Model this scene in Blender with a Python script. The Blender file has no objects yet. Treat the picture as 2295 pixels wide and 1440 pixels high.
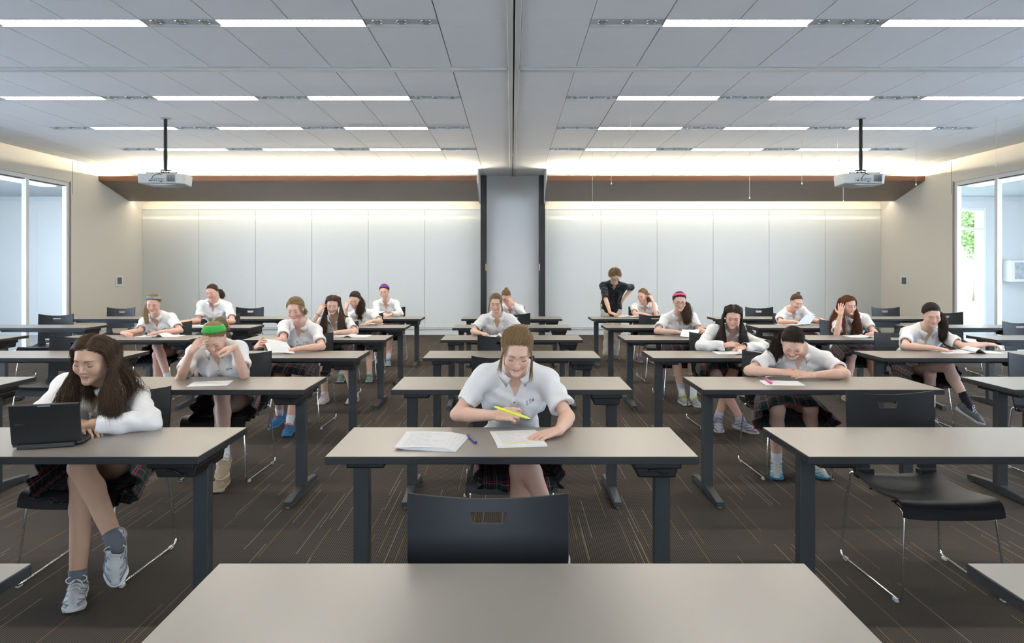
import bpy, math, random, time
import numpy as np
from mathutils import Vector, Matrix, Euler
from mathutils.bvhtree import BVHTree
random.seed(7); np.random.seed(7)
C = bpy.context.scene.collection
SC = bpy.context.scene
F_PX = 1530.0; CX = 1147.0; HY = 600.0; CAMZ = 1.51
T_START = time.time()

def W(px, py, Y):
    """point at depth Y seen at photo pixel (px, py)"""
    return np.array([(px-CX)*Y/F_PX, Y, CAMZ-(py-HY)*Y/F_PX])
def WZ(px, py, z):
    """point on the horizontal plane z seen at photo pixel (px, py)"""
    Y = (CAMZ-z)*F_PX/(py-HY)
    return np.array([(px-CX)*Y/F_PX, Y, z])

# ---------------------------------------------------------------- materials
MATS = {}
def mat(name, col=(.5,.5,.5), rough=.5, metal=0., spec=.5, emit=None, estr=0., coat=0., sheen=0., sss=0.):
    if name in MATS: return MATS[name]
    m = bpy.data.materials.new(name); m.use_nodes = True
    b = m.node_tree.nodes['Principled BSDF']
    b.inputs['Base Color'].default_value = (*col, 1)
    b.inputs['Roughness'].default_value = rough
    b.inputs['Metallic'].default_value = metal
    b.inputs['Specular IOR Level'].default_value = spec
    b.inputs['Coat Weight'].default_value = coat
    b.inputs['Sheen Weight'].default_value = sheen
    if sss:
        b.inputs['Subsurface Weight'].default_value = sss
        b.inputs['Subsurface Radius'].default_value = (.012,.005,.003)
        b.inputs['Subsurface Scale'].default_value = 1.0
    if emit:
        b.inputs['Emission Color'].default_value = (*emit, 1)
        b.inputs['Emission Strength'].default_value = estr
    MATS[name] = m
    return m
class NT:
    def __init__(s, m):
        s.t = m.node_tree; s.b = s.t.nodes['Principled BSDF']
    def n(s, typ, **kw):
        nd = s.t.nodes.new(typ)
        for k, v in kw.items():
            if k in nd.inputs: nd.inputs[k].default_value = v
            else: setattr(nd, k, v)
        return nd
    def l(s, a, b): s.t.links.new(a, b)
    def math(s, op, a, b=None, c=None, clamp=False):
        nd = s.t.nodes.new('ShaderNodeMath'); nd.operation = op; nd.use_clamp = clamp
        for i, v in enumerate((a, b, c)):
            if v is None: continue
            if isinstance(v, (int, float)): nd.inputs[i].default_value = v
            else: s.l(v, nd.inputs[i])
        return nd.outputs[0]
    def mix(s, fac, a, b):
        nd = s.t.nodes.new('ShaderNodeMix'); nd.data_type = 'RGBA'
        for i, v in ((0, fac), (6, a), (7, b)):
            if isinstance(v, (int, float)): nd.inputs[i].default_value = v
            elif isinstance(v, tuple): nd.inputs[i].default_value = (*v, 1)
            else: s.l(v, nd.inputs[i])
        return nd.outputs[2]
def noisy(name, col, col2, scale=6., detail=4., rough=.5, bump=0., bscale=200., stretch=None, spec=.5, **kw):
    m = mat(name, col, rough, spec=spec, **kw)
    if m.get('done'): return m
    m['done'] = 1
    t = NT(m); tc = t.n('ShaderNodeTexCoord')
    mp = t.n('ShaderNodeMapping'); t.l(tc.outputs['Object'], mp.inputs[0])
    if stretch: mp.inputs['Scale'].default_value = stretch
    nz = t.n('ShaderNodeTexNoise', Scale=scale, Detail=detail); t.l(mp.outputs[0], nz.inputs['Vector'])
    t.l(t.mix(nz.outputs['Fac'], col, col2), t.b.inputs['Base Color'])
    if bump:
        n2 = t.n('ShaderNodeTexNoise', Scale=bscale, Detail=2.); t.l(mp.outputs[0], n2.inputs['Vector'])
        bp = t.n('ShaderNodeBump', Strength=bump, Distance=.002); t.l(n2.outputs['Fac'], bp.inputs['Height'])
        t.l(bp.outputs[0], t.b.inputs['Normal'])
    return m

# ---------------------------------------------------------------- mesh builder
class MB:
    def __init__(s): s.v = []; s.f = []; s.mi = []; s.uv = []; s.n = 0
    def add(s, V, Fs, mi=0, uv=None):
        V = np.asarray(V, float).reshape(-1, 3)
        s.v.append(V)
        for f in Fs: s.f.append(tuple(i+s.n for i in f)); s.mi.append(mi)
        s.uv.append(np.asarray(uv, float) if uv is not None else np.zeros((len(V), 2)))
        s.n += len(V); return s
    def box(s, x0, x1, y0, y1, z0, z1, mi=0, M=None, top=None):
        V = np.array([[x,y,z] for z in (z0,z1) for y in (y0,y1) for x in (x0,x1)], float)
        if M is not None: V = V@np.array(M.to_3x3()).T+np.array(M.translation)
        Fs = [(0,2,3,1),(4,5,7,6),(0,1,5,4),(2,6,7,3),(0,4,6,2),(1,3,7,5)]
        s.add(V, Fs, mi)
        if top is not None: s.mi[-5] = top
        return s
    def cbox(s, c, size, mi=0, M=None):
        c = np.array(c); h = np.array(size)/2
        return s.box(c[0]-h[0],c[0]+h[0],c[1]-h[1],c[1]+h[1],c[2]-h[2],c[2]+h[2],mi,M)
    def prism(s, poly, a0, a1, axis=0, mi=0):
        """extrude 2D polygon along axis; poly in the other two axes"""
        n = len(poly); V = []
        for a in (a0, a1):
            for p in poly:
                q = list(p); q.insert(axis, a); V.append(q)
        Fs = [tuple(range(n))[::-1], tuple(range(n, 2*n))]
        Fs += [(i, (i+1)%n, n+(i+1)%n, n+i) for i in range(n)]
        return s.add(V, Fs, mi)
    def tube(s, P, r, n=8, closed=False, caps=True, mi=0, flat=None):
        P = np.asarray(P, float); m = len(P)
        r = np.broadcast_to(np.asarray(r, float), (m,))
        if closed: T = np.roll(P,-1,0)-np.roll(P,1,0)
        else: T = np.gradient(P, axis=0)
        T /= np.linalg.norm(T, axis=1)[:,None]+1e-12
        u = np.cross(T[0], [0,0,1.]) if abs(T[0][2]) < .9 else np.cross(T[0], [1.,0,0])
        u /= np.linalg.norm(u); V = []
        a = np.arange(n)*2*math.pi/n; ca, sa = np.cos(a), np.sin(a)
        for i in range(m):
            u = u-T[i]*np.dot(u, T[i]); u /= np.linalg.norm(u)+1e-12
            w = np.cross(T[i], u)
            rr = r[i]; rb = rr*(flat if flat else 1)
            V.append(P[i]+rr*ca[:,None]*u+rb*sa[:,None]*w)
        V = np.concatenate(V); Fs = []
        for i in range(m if closed else m-1):
            j = (i+1)%m
            for k in range(n):
                l = (k+1)%n; Fs.append((i*n+k, i*n+l, j*n+l, j*n+k))
        if caps and not closed:
            Fs.append(tuple(range(n))[::-1]); Fs.append(tuple((m-1)*n+k for k in range(n)))
        return s.add(V, Fs, mi)
    def cyl(s, p0, p1, r, n=12, mi=0): return s.tube([p0, p1], r, n, mi=mi)
    def ball(s, c, r, mi=0, nu=12, nv=8):
        c = np.array(c, float); r = np.broadcast_to(np.asarray(r, float), (3,))
        V = [c+r*[0,0,-1]]
        for i in range(1, nv):
            t = -math.pi/2+math.pi*i/nv
            for k in range(nu):
                a = 2*math.pi*k/nu
                V.append(c+r*[math.cos(t)*math.cos(a), math.cos(t)*math.sin(a), math.sin(t)])
        V.append(c+r*[0,0,1]); Fs = []
        for k in range(nu): Fs.append((0, 1+(k+1)%nu, 1+k))
        for i in range(nv-2):
            for k in range(nu):
                a = 1+i*nu+k; b = 1+i*nu+(k+1)%nu; Fs.append((a, b, b+nu, a+nu))
        L = len(V)-1
        for k in range(nu): Fs.append((L, L-nu+k, L-nu+(k+1)%nu))
        return s.add(V, Fs, mi)
    def grid(s, G, UV=None, mi=0, wrap_u=False, flip=False):
        """G: (nv, nu, 3)"""
        nv, nu = G.shape[:2]; Fs = []
        for i in range(nv-1):
            for k in range(nu if wrap_u else nu-1):
                l = (k+1)%nu; q = (i*nu+k, i*nu+l, (i+1)*nu+l, (i+1)*nu+k)
                Fs.append(q[::-1] if flip else q)
        return s.add(G.reshape(-1,3), Fs, mi, None if UV is None else UV.reshape(-1,2))
    def shell(s, G, t, mask=None, mi=0):
        """thick sheet from grid of points G (nv,nu,3); mask (nv-1,nu-1) cells kept; t thickness along normal"""
        nv, nu = G.shape[:2]
        du = np.gradient(G, axis=1); dv = np.gradient(G, axis=0)
        N = np.cross(du, dv); N /= np.linalg.norm(N, axis=2)[:,:,None]+1e-12
        A = (G+N*t/2).reshape(-1,3); B = (G-N*t/2).reshape(-1,3); o = nv*nu
        if mask is None: mask = np.ones((nv-1,nu-1), bool)
        Fs = []
        g = lambda i,k: 0 <= i < nv-1 and 0 <= k < nu-1 and mask[i,k]
        for i in range(nv-1):
            for k in range(nu-1):
                if not mask[i,k]: continue
                a,b,c,d = i*nu+k, i*nu+k+1, (i+1)*nu+k+1, (i+1)*nu+k
                Fs += [(a,b,c,d), (o+d,o+c,o+b,o+a)]
                if not g(i-1,k): Fs.append((b,a,o+a,o+b))
                if not g(i+1,k): Fs.append((d,c,o+c,o+d))
                if not g(i,k-1): Fs.append((a,d,o+d,o+a))
                if not g(i,k+1): Fs.append((c,b,o+b,o+c))
        return s.add(np.concatenate([A,B]), Fs, mi)
    def mesh(s, name):
        me = bpy.data.meshes.new(name)
        V = np.concatenate(s.v) if s.v else np.zeros((0,3))
        me.from_pydata(V.tolist(), [], s.f)
        me.polygons.foreach_set('material_index', np.array(s.mi, np.int32))
        UV = np.concatenate(s.uv)
        if np.any(UV):
            uvl = me.uv_layers.new(name='UVMap'); li = np.zeros(len(me.loops), np.int32)
            me.loops.foreach_get('vertex_index', li); uvl.data.foreach_set('uv', UV[li].ravel())
        me.update(); return me

def link(name, me, mats, parent=None, smooth=None, loc=None):
    o = bpy.data.objects.new(name, me); C.objects.link(o)
    for m in (mats if isinstance(mats, (list, tuple)) else [mats]): me.materials.append(m)
    if parent is not None: o.parent = parent
    if smooth is not None:
        me.polygons.foreach_set('use_smooth', np.ones(len(me.polygons), bool))
        if smooth < 3: me.set_sharp_from_angle(angle=smooth)
    if loc is not None: o.location = loc
    return o
def obj(name, mb, mats, parent=None, smooth=None, bevel=0, loc=None):
    if loc is not None and parent is None:
        pass
    o = link(name, mb.mesh(name), mats, parent, smooth, loc)
    if bevel:
        b = o.modifiers.new('bevel', 'BEVEL'); b.width = bevel; b.segments = 2; b.limit_method = 'ANGLE'
    return o
def tag(o, label=None, cat=None, group=None, kind=None):
    if label: o['label'] = label
    if cat: o['category'] = cat
    if group: o['group'] = group
    if kind: o['kind'] = kind
    return o
def thing(name, label, cat, loc=(0,0,0), rz=0, group=None):
    o = bpy.data.objects.new(name, None); C.objects.link(o)
    o.empty_display_size = .1
    o.location = loc; o.rotation_euler = (0,0,rz)
    return tag(o, label, cat, group)
def kids(o): return list(o.children)
def dup(o, loc=None, rz=None, label=None, group=None, parent=None):
    c = o.copy(); C.objects.link(c)
    if parent is not None: c.parent = parent
    if loc is not None: c.location = loc
    if rz is not None: c.rotation_euler = (0,0,rz)
    if label: c['label'] = label
    if group: c['group'] = group
    for ch in kids(o): dup(ch, parent=c)
    return c
def struct(name, mb, mats, parent=None, **kw):
    o = obj(name, mb, mats, parent, **kw); o['kind'] = 'structure'; return o
def bez(P, n=8):
    """Catmull-Rom through points"""
    P = np.asarray(P, float)
    Q = np.vstack([2*P[0]-P[1], P, 2*P[-1]-P[-2]]); out = []
    for i in range(1, len(Q)-2):
        for t in np.linspace(0, 1, n, endpoint=False):
            a,b,c,d = Q[i-1],Q[i],Q[i+1],Q[i+2]
            out.append(.5*((2*b)+(-a+c)*t+(2*a-5*b+4*c-d)*t*t+(-a+3*b-3*c+d)*t**3))
    out.append(P[-1]); return np.array(out)
def round_path(P, r, n=5):
    """polyline with rounded corners"""
    P = [np.array(p, float) for p in P]; out = [P[0]]
    for i in range(1, len(P)-1):
        a = P[i-1]-P[i]; b = P[i+1]-P[i]; la = np.linalg.norm(a); lb = np.linalg.norm(b)
        q = min(r, la*.45, lb*.45); A = P[i]+a/la*q; B = P[i]+b/lb*q
        for t in np.linspace(0, 1, n): out.append((1-t)**2*A+2*t*(1-t)*P[i]+t*t*B)
    out.append(P[-1]); return np.array(out)
EXPOSURE = 0.0; SKY = 18.0; LAMP = 70.0; COVE = 430.0; WASH = 12.0; RWX = 1.4; HALLY = 11.0
# ================================================================ camera and setting
cam = bpy.data.cameras.new('camera'); camo = bpy.data.objects.new('camera', cam); C.objects.link(camo)
cam.sensor_width = 36; cam.lens = 36*F_PX/2295; cam.shift_y = -(720-HY)/2295; cam.shift_x = .5/2295
cam.clip_start = .05; cam.clip_end = 200
camo.location = (0, 0, CAMZ); camo.rotation_euler = (math.pi/2, 0, 0)
SC.camera = camo
vs = SC.view_settings; SC.display_settings.display_device = 'sRGB'
vs.view_transform = 'Standard'; vs.look = 'None'; vs.gamma = 1; vs.use_curve_mapping = False; vs.exposure = EXPOSURE
cy = SC.cycles
cy.use_denoising = True; cy.max_bounces = 7; cy.diffuse_bounces = 4; cy.glossy_bounces = 3; cy.transmission_bounces = 6
cy.transparent_max_bounces = 8; cy.caustics_reflective = False; cy.caustics_refractive = False
cy.sample_clamp_indirect = 6; cy.use_adaptive_sampling = True; cy.adaptive_threshold = .02
try: cy.use_light_tree = True
except Exception: pass
world = bpy.data.worlds.new('world'); SC.world = world; world.use_nodes = True
wn = world.node_tree; bg = wn.nodes['Background']
bg.inputs[0].default_value = (.78,.87,1.0,1); bg.inputs[1].default_value = SKY

RX = 8.32; YB = 15.4; YR = -3.6; ZC = 3.55; X0 = .02; GY = 12.86; ZH = 3.1
m_ceil = mat('ceiling_panel', (.86,.87,.88), .8)
m_gap = mat('ceiling_gap', (.12,.12,.11), .9)
m_rail = mat('rail_metal', (.62,.64,.62), .4)
m_wall = noisy('wall_paint', (.68,.63,.54), (.70,.65,.56), 3., rough=.85)
m_wallw = mat('white_wall_paint', (.68,.68,.66), .8)
m_trimw = mat('white_frame', (.74,.75,.75), .35)
m_gasket = mat('gasket', (.012,.013,.015), .5)
m_blackp = mat('black_post_metal', (.010,.010,.009), .45)

# carpet
m_carpet = mat('carpet', (.1,.09,.08), 1., spec=.1)
t = NT(m_carpet); tc = t.n('ShaderNodeTexCoord'); sp = t.n('ShaderNodeSeparateXYZ'); t.l(tc.outputs['Object'], sp.inputs[0])
x, y = sp.outputs[0], sp.outputs[1]
rib = t.math('SINE', t.math('MULTIPLY', x, 2*math.pi/.0115)); ribn = t.math('MULTIPLY_ADD', rib, .5, .5)
dot = t.math('SINE', t.math('MULTIPLY', y, 2*math.pi/.014)); dotn = t.math('MULTIPLY_ADD', dot, .12, .88)
tex = t.math('MULTIPLY', t.math('POWER', ribn, .8), dotn)
base = t.mix(tex, (.024,.021,.018), (.096,.083,.070))
# long thin accent yarns, broken into tiles of .6 m
def yarn(step, tile, thr, off, seed):
    col = t.math('FLOOR', t.math('DIVIDE', x, step))
    ph = t.math('MULTIPLY', t.math('FRACT', t.math('MULTIPLY', t.math('SINE', t.math('MULTIPLY', col, 12.9898+seed)), 43758.5)), 3.)
    row = t.math('FLOOR', t.math('ADD', t.math('DIVIDE', y, tile), ph))
    cb = t.n('ShaderNodeCombineXYZ'); t.l(col, cb.inputs[0]); t.l(row, cb.inputs[1]); cb.inputs[2].default_value = seed
    w = t.n('ShaderNodeTexWhiteNoise', noise_dimensions='3D'); t.l(cb.outputs[0], w.inputs['Vector'])
    on = t.math('GREATER_THAN', w.outputs['Value'], thr)
    fr = t.math('ABSOLUTE', t.math('SUBTRACT', t.math('FRACT', t.math('DIVIDE', x, step)), .5))
    ln = t.math('LESS_THAN', fr, .5*.0034/step)
    return t.math('MULTIPLY', on, ln)
c1 = t.mix(yarn(.023, .61, .90, 0, 1.3), base, (.22,.20,.17))
c2 = t.mix(yarn(.0345, .61, .88, 0, 4.7), c1, (.19,.12,.06))
# tile-to-tile value shift
cb = t.n('ShaderNodeCombineXYZ'); t.l(t.math('FLOOR', t.math('DIVIDE', x, .61)), cb.inputs[0]); t.l(t.math('FLOOR', t.math('DIVIDE', y, .61)), cb.inputs[1])
w = t.n('ShaderNodeTexWhiteNoise', noise_dimensions='2D'); t.l(cb.outputs[0], w.inputs['Vector'])
br = t.math('MULTIPLY_ADD', w.outputs['Value'], .16, .92)
vm = t.n('ShaderNodeVectorMath', operation='SCALE'); t.l(c2, vm.inputs[0]); t.l(br, vm.inputs['Scale'])
t.l(vm.outputs[0], t.b.inputs['Base Color'])

struct('floor', MB().box(-RX-.2, RX+.2, YR-.2, YB+.2, -.2, 0), m_carpet)
# ceiling: backing slab and panels
cl = MB(); cl.box(-RX-.2, RX+.2, YR-.2, YB+.2, ZC+.02, ZC+.2, mi=1)
YS = [5.60-.6*k for k in range(15, 0, -1)]+[5.60]
seams = [-3.6,-2.9,-2.3,-1.7,-1.1,-.5,.1,.7,1.3,1.9,2.5,3.1,3.7,4.35,4.97,5.60]
LIGHTROWS = [5.60, 8.11, 9.88, 11.67]
BACKROWS = [2.35, .1]
rows = []
ys = [-3.6,-3.0,-2.4,-1.8,-1.2,-.55,.1, .25,.8,1.35,1.85,2.35, 2.5,3.1,3.7,4.35,4.97,5.60, 5.75,6.37,6.94, 7.06,7.64,8.11, 8.26,8.82,9.40,9.88, 10.03,10.6,11.15,11.67, 11.82,12.4,13.0,13.6,14.2,14.8,15.4]
lights_y = [.1,2.35,5.60,8.11,9.88,11.67]
xs = [X0]+[X0+.63+.612*k for k in range(13)]; xs = [x_ for x_ in xs if x_ < RX]+[RX]
XS = sorted({round(2*X0-x_, 4) for x_ in xs[1:]}|{round(x_, 4) for x_ in xs[1:]})
XS = [max(-RX, x_) for x_ in XS]
XLW = 6.76 # outer end of the light strips
for a, b in zip(ys[:-1], ys[1:]):
    if abs(a-6.94) < .01: continue
    isl = any(abs(a-q) < .01 for q in lights_y)
    for p, q in zip(XS[:-1], XS[1:]):
        if q-p < .02: continue
        if isl and abs((p+q)/2-X0) > .5 and max(abs(p), abs(q)) < XLW+.1: continue
        if p < X0 < q:
            for pp, qq in ((p, X0-.058), (X0+.058, q)):
                cl.box(pp+.004, qq, a+.0015, b-.0015, ZC, ZC+.02)
        else:
            cl.box(p+.005, q-.005, a+.0015, b-.0015, ZC, ZC+.02)
struct('ceiling', cl, [m_ceil, m_gap])
tr = MB()
for sx in (-1, 1):
    tr.box(*sorted((X0+sx*.009, X0+sx*.058)), YR, 15.24, ZC-.012, ZC+.02)
struct('trim_1', tr, m_rail, bevel=.003)
for i, sx in enumerate((-1, 1)):
    tr = MB(); tr.box(*sorted((X0+sx*.065, sx*RX)), 6.955, 7.045, ZC-.022, ZC+.02)
    tr.box(*sorted((X0+sx*.065, sx*RX)), 6.925, 7.075, ZC-.006, ZC+.02)
    struct('trim_%d' % (i+2), tr, m_rail, bevel=.003)

# ---------------------------------------------------------------- light strips
m_lamp = mat('lamp_diffuser', (.9,.9,.88), .4, emit=(1.,.93,.82), estr=LAMP)
m_lampdim = mat('lamp_diffuser_dim', (.7,.7,.68), .4, emit=(1.,.93,.82), estr=LAMP*.12)
m_bulb = mat('bulb_glass', (.30,.32,.31), .12, spec=.8)
m_plate = mat('fixture_plate', (.60,.62,.62), .45)
m_chrome = mat('chrome', (.78,.79,.8), .12, metal=1.)
m_louv = mat('louvre', (.8,.8,.78), .3)
def lamp_strip(x0, x1, y0, dim, label, group):
    o = thing('ceiling_light', label, 'ceiling light', ((x0+x1)/2, y0+.075, ZC), 0, group)
    w = (x1-x0)/2
    fr = MB(); fr.box(-w,w,.060,.075,-.014,.02); fr.box(-w,w,-.075,-.066,-.004,.02)
    fr.box(-w,-w+.006,-.066,.060,-.004,.02); fr.box(w-.006,w,-.066,.060,-.004,.02)
    obj('frame', fr, m_plate, o)
    d = MB(); d.box(-w+.006,w-.006,-.066,.060,.012,.02); obj('diffuser', d, m_lampdim if dim else m_lamp, o)
    l = MB(); n = 26
    for k in range(1, n):
        xx = -w+2*w*k/n; l.box(xx-.0012,xx+.0012,-.066,.060,.0,.011)
    obj('louvre', l, m_louv, o)
def plate(x0, x1, y0, label, group):
    o = thing('downlight_plate', label, 'downlight', ((x0+x1)/2, y0+.075, ZC), 0, group)
    w = (x1-x0)/2
    p = MB(); p.box(-w,w,-.075,.075,.004,.02); p.box(-w,w,.060,.075,-.014,.004); obj('plate', p, m_plate, o)
    for k in (-1,0,1):
        c = MB(); cx = k*.203
        a = np.linspace(0, 2*math.pi, 20, endpoint=False)
        c.tube(np.stack([cx+.044*np.cos(a), .044*np.sin(a)-.005, 0*a+.001], 1), .005, 6, closed=True)
        h = obj('downlight', c, m_chrome, o, smooth=3)
        b = MB(); b.ball((cx,-.005,.004), (.034,.034,.010)); obj('bulb', b, m_bulb, h, smooth=3)
rown = {5.60:'nearest', 8.11:'second', 9.88:'third', 11.67:'farthest'}
ordn = {0:'innermost', 1:'middle', 2:'outermost'}
for y0 in lights_y:
    rn = rown.get(y0)
    for sx in (-1, 1):
        sd = 'left' if sx < 0 else 'right'
        e = .63
        for k in range(4):
            a, b = X0+sx*e, X0+sx*(e+.612)
            vis = rn and not (y0 == 5.60 and k > 2)
            if rn:
                plate(min(a,b)+.005, max(a,b)-.005, y0, f'grey three-downlight ceiling plate, {rn} light row, {["innermost","second","third","outermost"][k]} from centre track, {sd} side', 'ceiling downlight plates')
            e += .612
            if k < 3:
                a, b = X0+sx*e, X0+sx*(e+1.224)
                dim = (y0 == 8.11 and k == 2) or y0 < 1
                lamp_strip(min(a,b)+.004, max(a,b)-.004, y0, dim, (f'{"dim" if dim else "lit"} linear ceiling light, {ordn[k]} of three on the {sd} side, {rn} light row' if rn else f'linear ceiling light overhead out of view, {ordn[k]} on the {sd}, {"first" if y0>1 else "second"} row back'), 'recessed linear ceiling lights')
                e += 1.224

# ---------------------------------------------------------------- end wall with white boards
wb = MB(); wb.box(-RX-.2, RX+.2, YB, YB+.2, 0, ZC+.1)
struct('wall_back', wb, m_wall)
m_board = mat('glass_board', (.74,.75,.71), .32, spec=.4)
m_seam = mat('board_seam', (.3,.31,.3), .5)
for i, (xa, xb) in enumerate(((-RX, -.69), (.75, RX))):
    sd = ('left', 'right')[i]
    o = thing('whiteboard', f'wall of tall glossy white marker board panels, {sd} half of the end wall', 'whiteboard', ((xa+xb)/2, YB, 0), 0, 'wall-wide white marker boards')
    w = (xb-xa)/2; n = 6
    s_ = MB(); s_.box(-w,w,-.012,-.002,.16,2.82); obj('backing', s_, m_seam, o)
    for k in range(n):
        p = MB(); pa = -w+2*w*k/n; pb = -w+2*w*(k+1)/n
        p.box(pa+.004,pb-.004,-.022,-.012,.17,2.815); obj('board_panel', p, m_board, o)
    f = MB(); f.box(-w,w,-.03,-.002,2.82,2.835); f.box(-w,w,-.045,-.002,.135,.16); obj('rail', f, m_rail, o)
bb = MB(); bb.box(-RX, -.69, YB-.012, YB, 0, .10); struct('baseboard_left', bb, m_wallw)
bb = MB(); bb.box(.75, RX, YB-.012, YB, 0, .10); struct('baseboard_right', bb, m_wallw)
# centre pier: fabric panel, black posts, cheeks
m_fab = noisy('pier_fabric', (.66,.65,.63), (.70,.69,.67), 90., rough=.9, stretch=(1,1,.06), bump=.15)
struct('wall_pier', MB().box(-.56, .60, 15.22, YB, 0, ZC), m_fab)
for i, (a, b) in enumerate(((-.69,-.565), (.605,.735))):
    p = MB(); p.box(a, b, 15.10, YB, 0, ZC); p.box(a+.02*(1-i)+.0, b-.02*i, 15.06, 15.10, 0, ZC)
    post = struct(f'trim_{i+4}', p, m_blackp)
    l = MB(); xx = b-.004 if i == 0 else a+.004
    l.box(xx-.008, xx+.008, 15.045, 15.06, 1.45, 1.60)
    obj('latch', l, mat('brass', (.55,.42,.10), .3, metal=1.), post)
hd = MB(); hd.box(-.56, .60, 15.19, 15.22, ZC-.04, ZC); struct('trim_6', hd, m_rail)
# soffits with cove light above and wash light below
m_wood = noisy('brown_wood_fascia', (.125,.047,.022), (.17,.068,.030), 3., rough=.4, stretch=(.6,20,20))
m_soff = noisy('brown_wood_soffit', (.21,.165,.135), (.24,.19,.155), 2.5, rough=.55, stretch=(1,6,6))
m_cove = mat('cove_lamp', (.9,.9,.85), .4, emit=(1.,.87,.64), estr=COVE)
m_wash = mat('wash_lamp', (.9,.9,.85), .4, emit=(1.,.90,.72), estr=WASH)
for i, (xa, xb) in enumerate(((-RX, -.71), (.71, RX))):
    sd = ('left', 'right')[i]
    s_ = MB()
    s_.prism([(13.76,3.26),(14.85,2.956),(14.87,3.0),(13.83,3.29),(13.80,3.30)], xa, xb, 0)
    o = struct(f'trim_{7+i}', s_, m_soff)
    f = MB().box(xa, xb, 13.745, 13.765, 3.262, 3.36); obj('fascia', f, m_wood, o)
    e = thing('cove_light', f'hidden warm strip light glowing on top of the {sd} wood soffit', 'strip light', ((xa+xb)/2, 14.3, 3.335), 0, 'cove lights')
    w = (xb-xa)/2-.1
    hs = MB(); hs.box(-w-.02,w+.02,-.11,.11,-.08,-.02); hs.box(-w-.02,w+.02,-.11,-.10,-.02,.03); obj('housing', hs, m_plate, e)
    c = MB(); c.box(-w,w,-.075,.075,-.012,0,M=Matrix.Translation((0,0,.045))@Matrix.Rotation(.16,4,'X')); obj('tube', c, m_cove, e)
    hs2 = MB(); hs2.box(-w,w,.055,.075,-.03,.06); obj('reflector', hs2, m_plate, e)
    e = thing('wash_light', f'hidden strip light behind the {sd} soffit washing down the white boards', 'strip light', ((xa+xb)/2, 14.98, 2.99), 0, 'board wash lights')
    hs = MB(); hs.box(-w-.02,w+.02,-.06,.06,.012,.04)
    for k in range(7): hs.box(-w+2*w*k/6-.01,-w+2*w*k/6+.01,.05,.42,.02,.035)
    obj('housing', hs, m_plate, e)
    c = MB(); c.box(-w,w,-.05,.05,0,.012); obj('tube', c, m_wash, e)
    # cheek beside the pier
    xk = -.70 if i == 0 else .72
    ck = MB(); ck.prism([(14.0,ZC),(14.0,3.2),(13.76,3.26),(13.74,3.36),(14.0,3.4)] if False else [(14.05,ZC),(14.05,3.25),(14.9,2.93),(15.1,2.93),(15.1,ZC)], xk-.012, xk+.012, 0)
    struct(f'trim_{9+i}', ck, m_wallw)

# ---------------------------------------------------------------- side walls with glazing
def glass_mat():
    m = bpy.data.materials.new('window_glass'); m.use_nodes = True; nt = m.node_tree
    nt.nodes.remove(nt.nodes['Principled BSDF'])
    tr = nt.nodes.new('ShaderNodeBsdfTransparent'); tr.inputs[0].default_value = (.93,.95,.97,1)
    gl = nt.nodes.new('ShaderNodeBsdfGlossy'); gl.inputs['Roughness'].default_value = .02
    lw = nt.nodes.new('ShaderNodeLayerWeight'); pw = nt.nodes.new('ShaderNodeMath'); pw.operation = 'POWER'; pw.inputs[1].default_value = 4.
    nt.links.new(lw.outputs['Facing'], pw.inputs[0])
    fr = nt.nodes.new('ShaderNodeMath'); fr.operation = 'MULTIPLY_ADD'; fr.inputs[1].default_value = .45; fr.inputs[2].default_value = .03
    nt.links.new(pw.outputs[0], fr.inputs[0])
    mx = nt.nodes.new('ShaderNodeMixShader')
    nt.links.new(fr.outputs[0], mx.inputs[0]); nt.links.new(tr.outputs[0], mx.inputs[1]); nt.links.new(gl.outputs[0], mx.inputs[2])
    nt.links.new(mx.outputs[0], nt.nodes['Material Output'].inputs[0]); return m
m_glass = glass_mat()
GY0 = 1.8
PITCH = 1.06
for i, sx in enumerate((-1, 1)):
    sd = ('left', 'right')[i]
    xi, xo = sx*RX, sx*(RX+.16)
    w_ = MB()
    w_.box(*sorted((xi, xo)), GY+.02, YB, 0, ZC+.1)           # solid pier wall at the far end
    w_.box(*sorted((xi, xo)), YR, GY+.02, ZH+.02, ZC+.1)      # header
    w_.box(*sorted((xi, xo)), YR, GY0, 0, ZH+.02)
    struct(f'wall_{sd}', w_, m_wall)
    r_ = MB(); r_.box(*sorted((xi-sx*.004, xi)), 12.915, 12.925, ZH-.2, ZC-.02); r_.box(*sorted((xi-sx*.006, xi)), GY+.0, GY+.02, 0, ZH+.05)
    struct(f'trim_{11+i}', r_, mat('wall_reveal', (.22,.21,.2), .8))
    w_ = MB(); n = int((GY-GY0)/PITCH)
    yy = [GY-PITCH*k for k in range(n+1)]
    fx = sorted((xi+sx*.02, xi+sx*.10))
    # frame: head, sill, mullions
    w_.box(*fx, yy[-1]-.06, GY, ZH-.05, ZH+.02); w_.box(*fx, yy[-1]-.06, GY, 0, .12)
    for yk in yy: w_.box(*fx, yk-.075, yk-.0, .12, ZH-.05)
    o = struct(f'window_{i+1}', w_, m_trimw, bevel=.003)
    g_ = MB(); q_ = MB(); gx = xi+sx*.07
    for a, b in zip(yy[:-1], yy[1:]):
        g_.box(gx-.005, gx+.005, b+.0, a-.075, .12, ZH-.05)
        q_.box(*sorted((xi+sx*.045, xi+sx*.095)), b-.0, b+.022, .12, ZH-.05)
        q_.box(*sorted((xi+sx*.045, xi+sx*.095)), b, a-.075, ZH-.062, ZH-.05)
    obj('pane', g_, m_glass, o); obj('gasket', q_, m_gasket, o)
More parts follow.
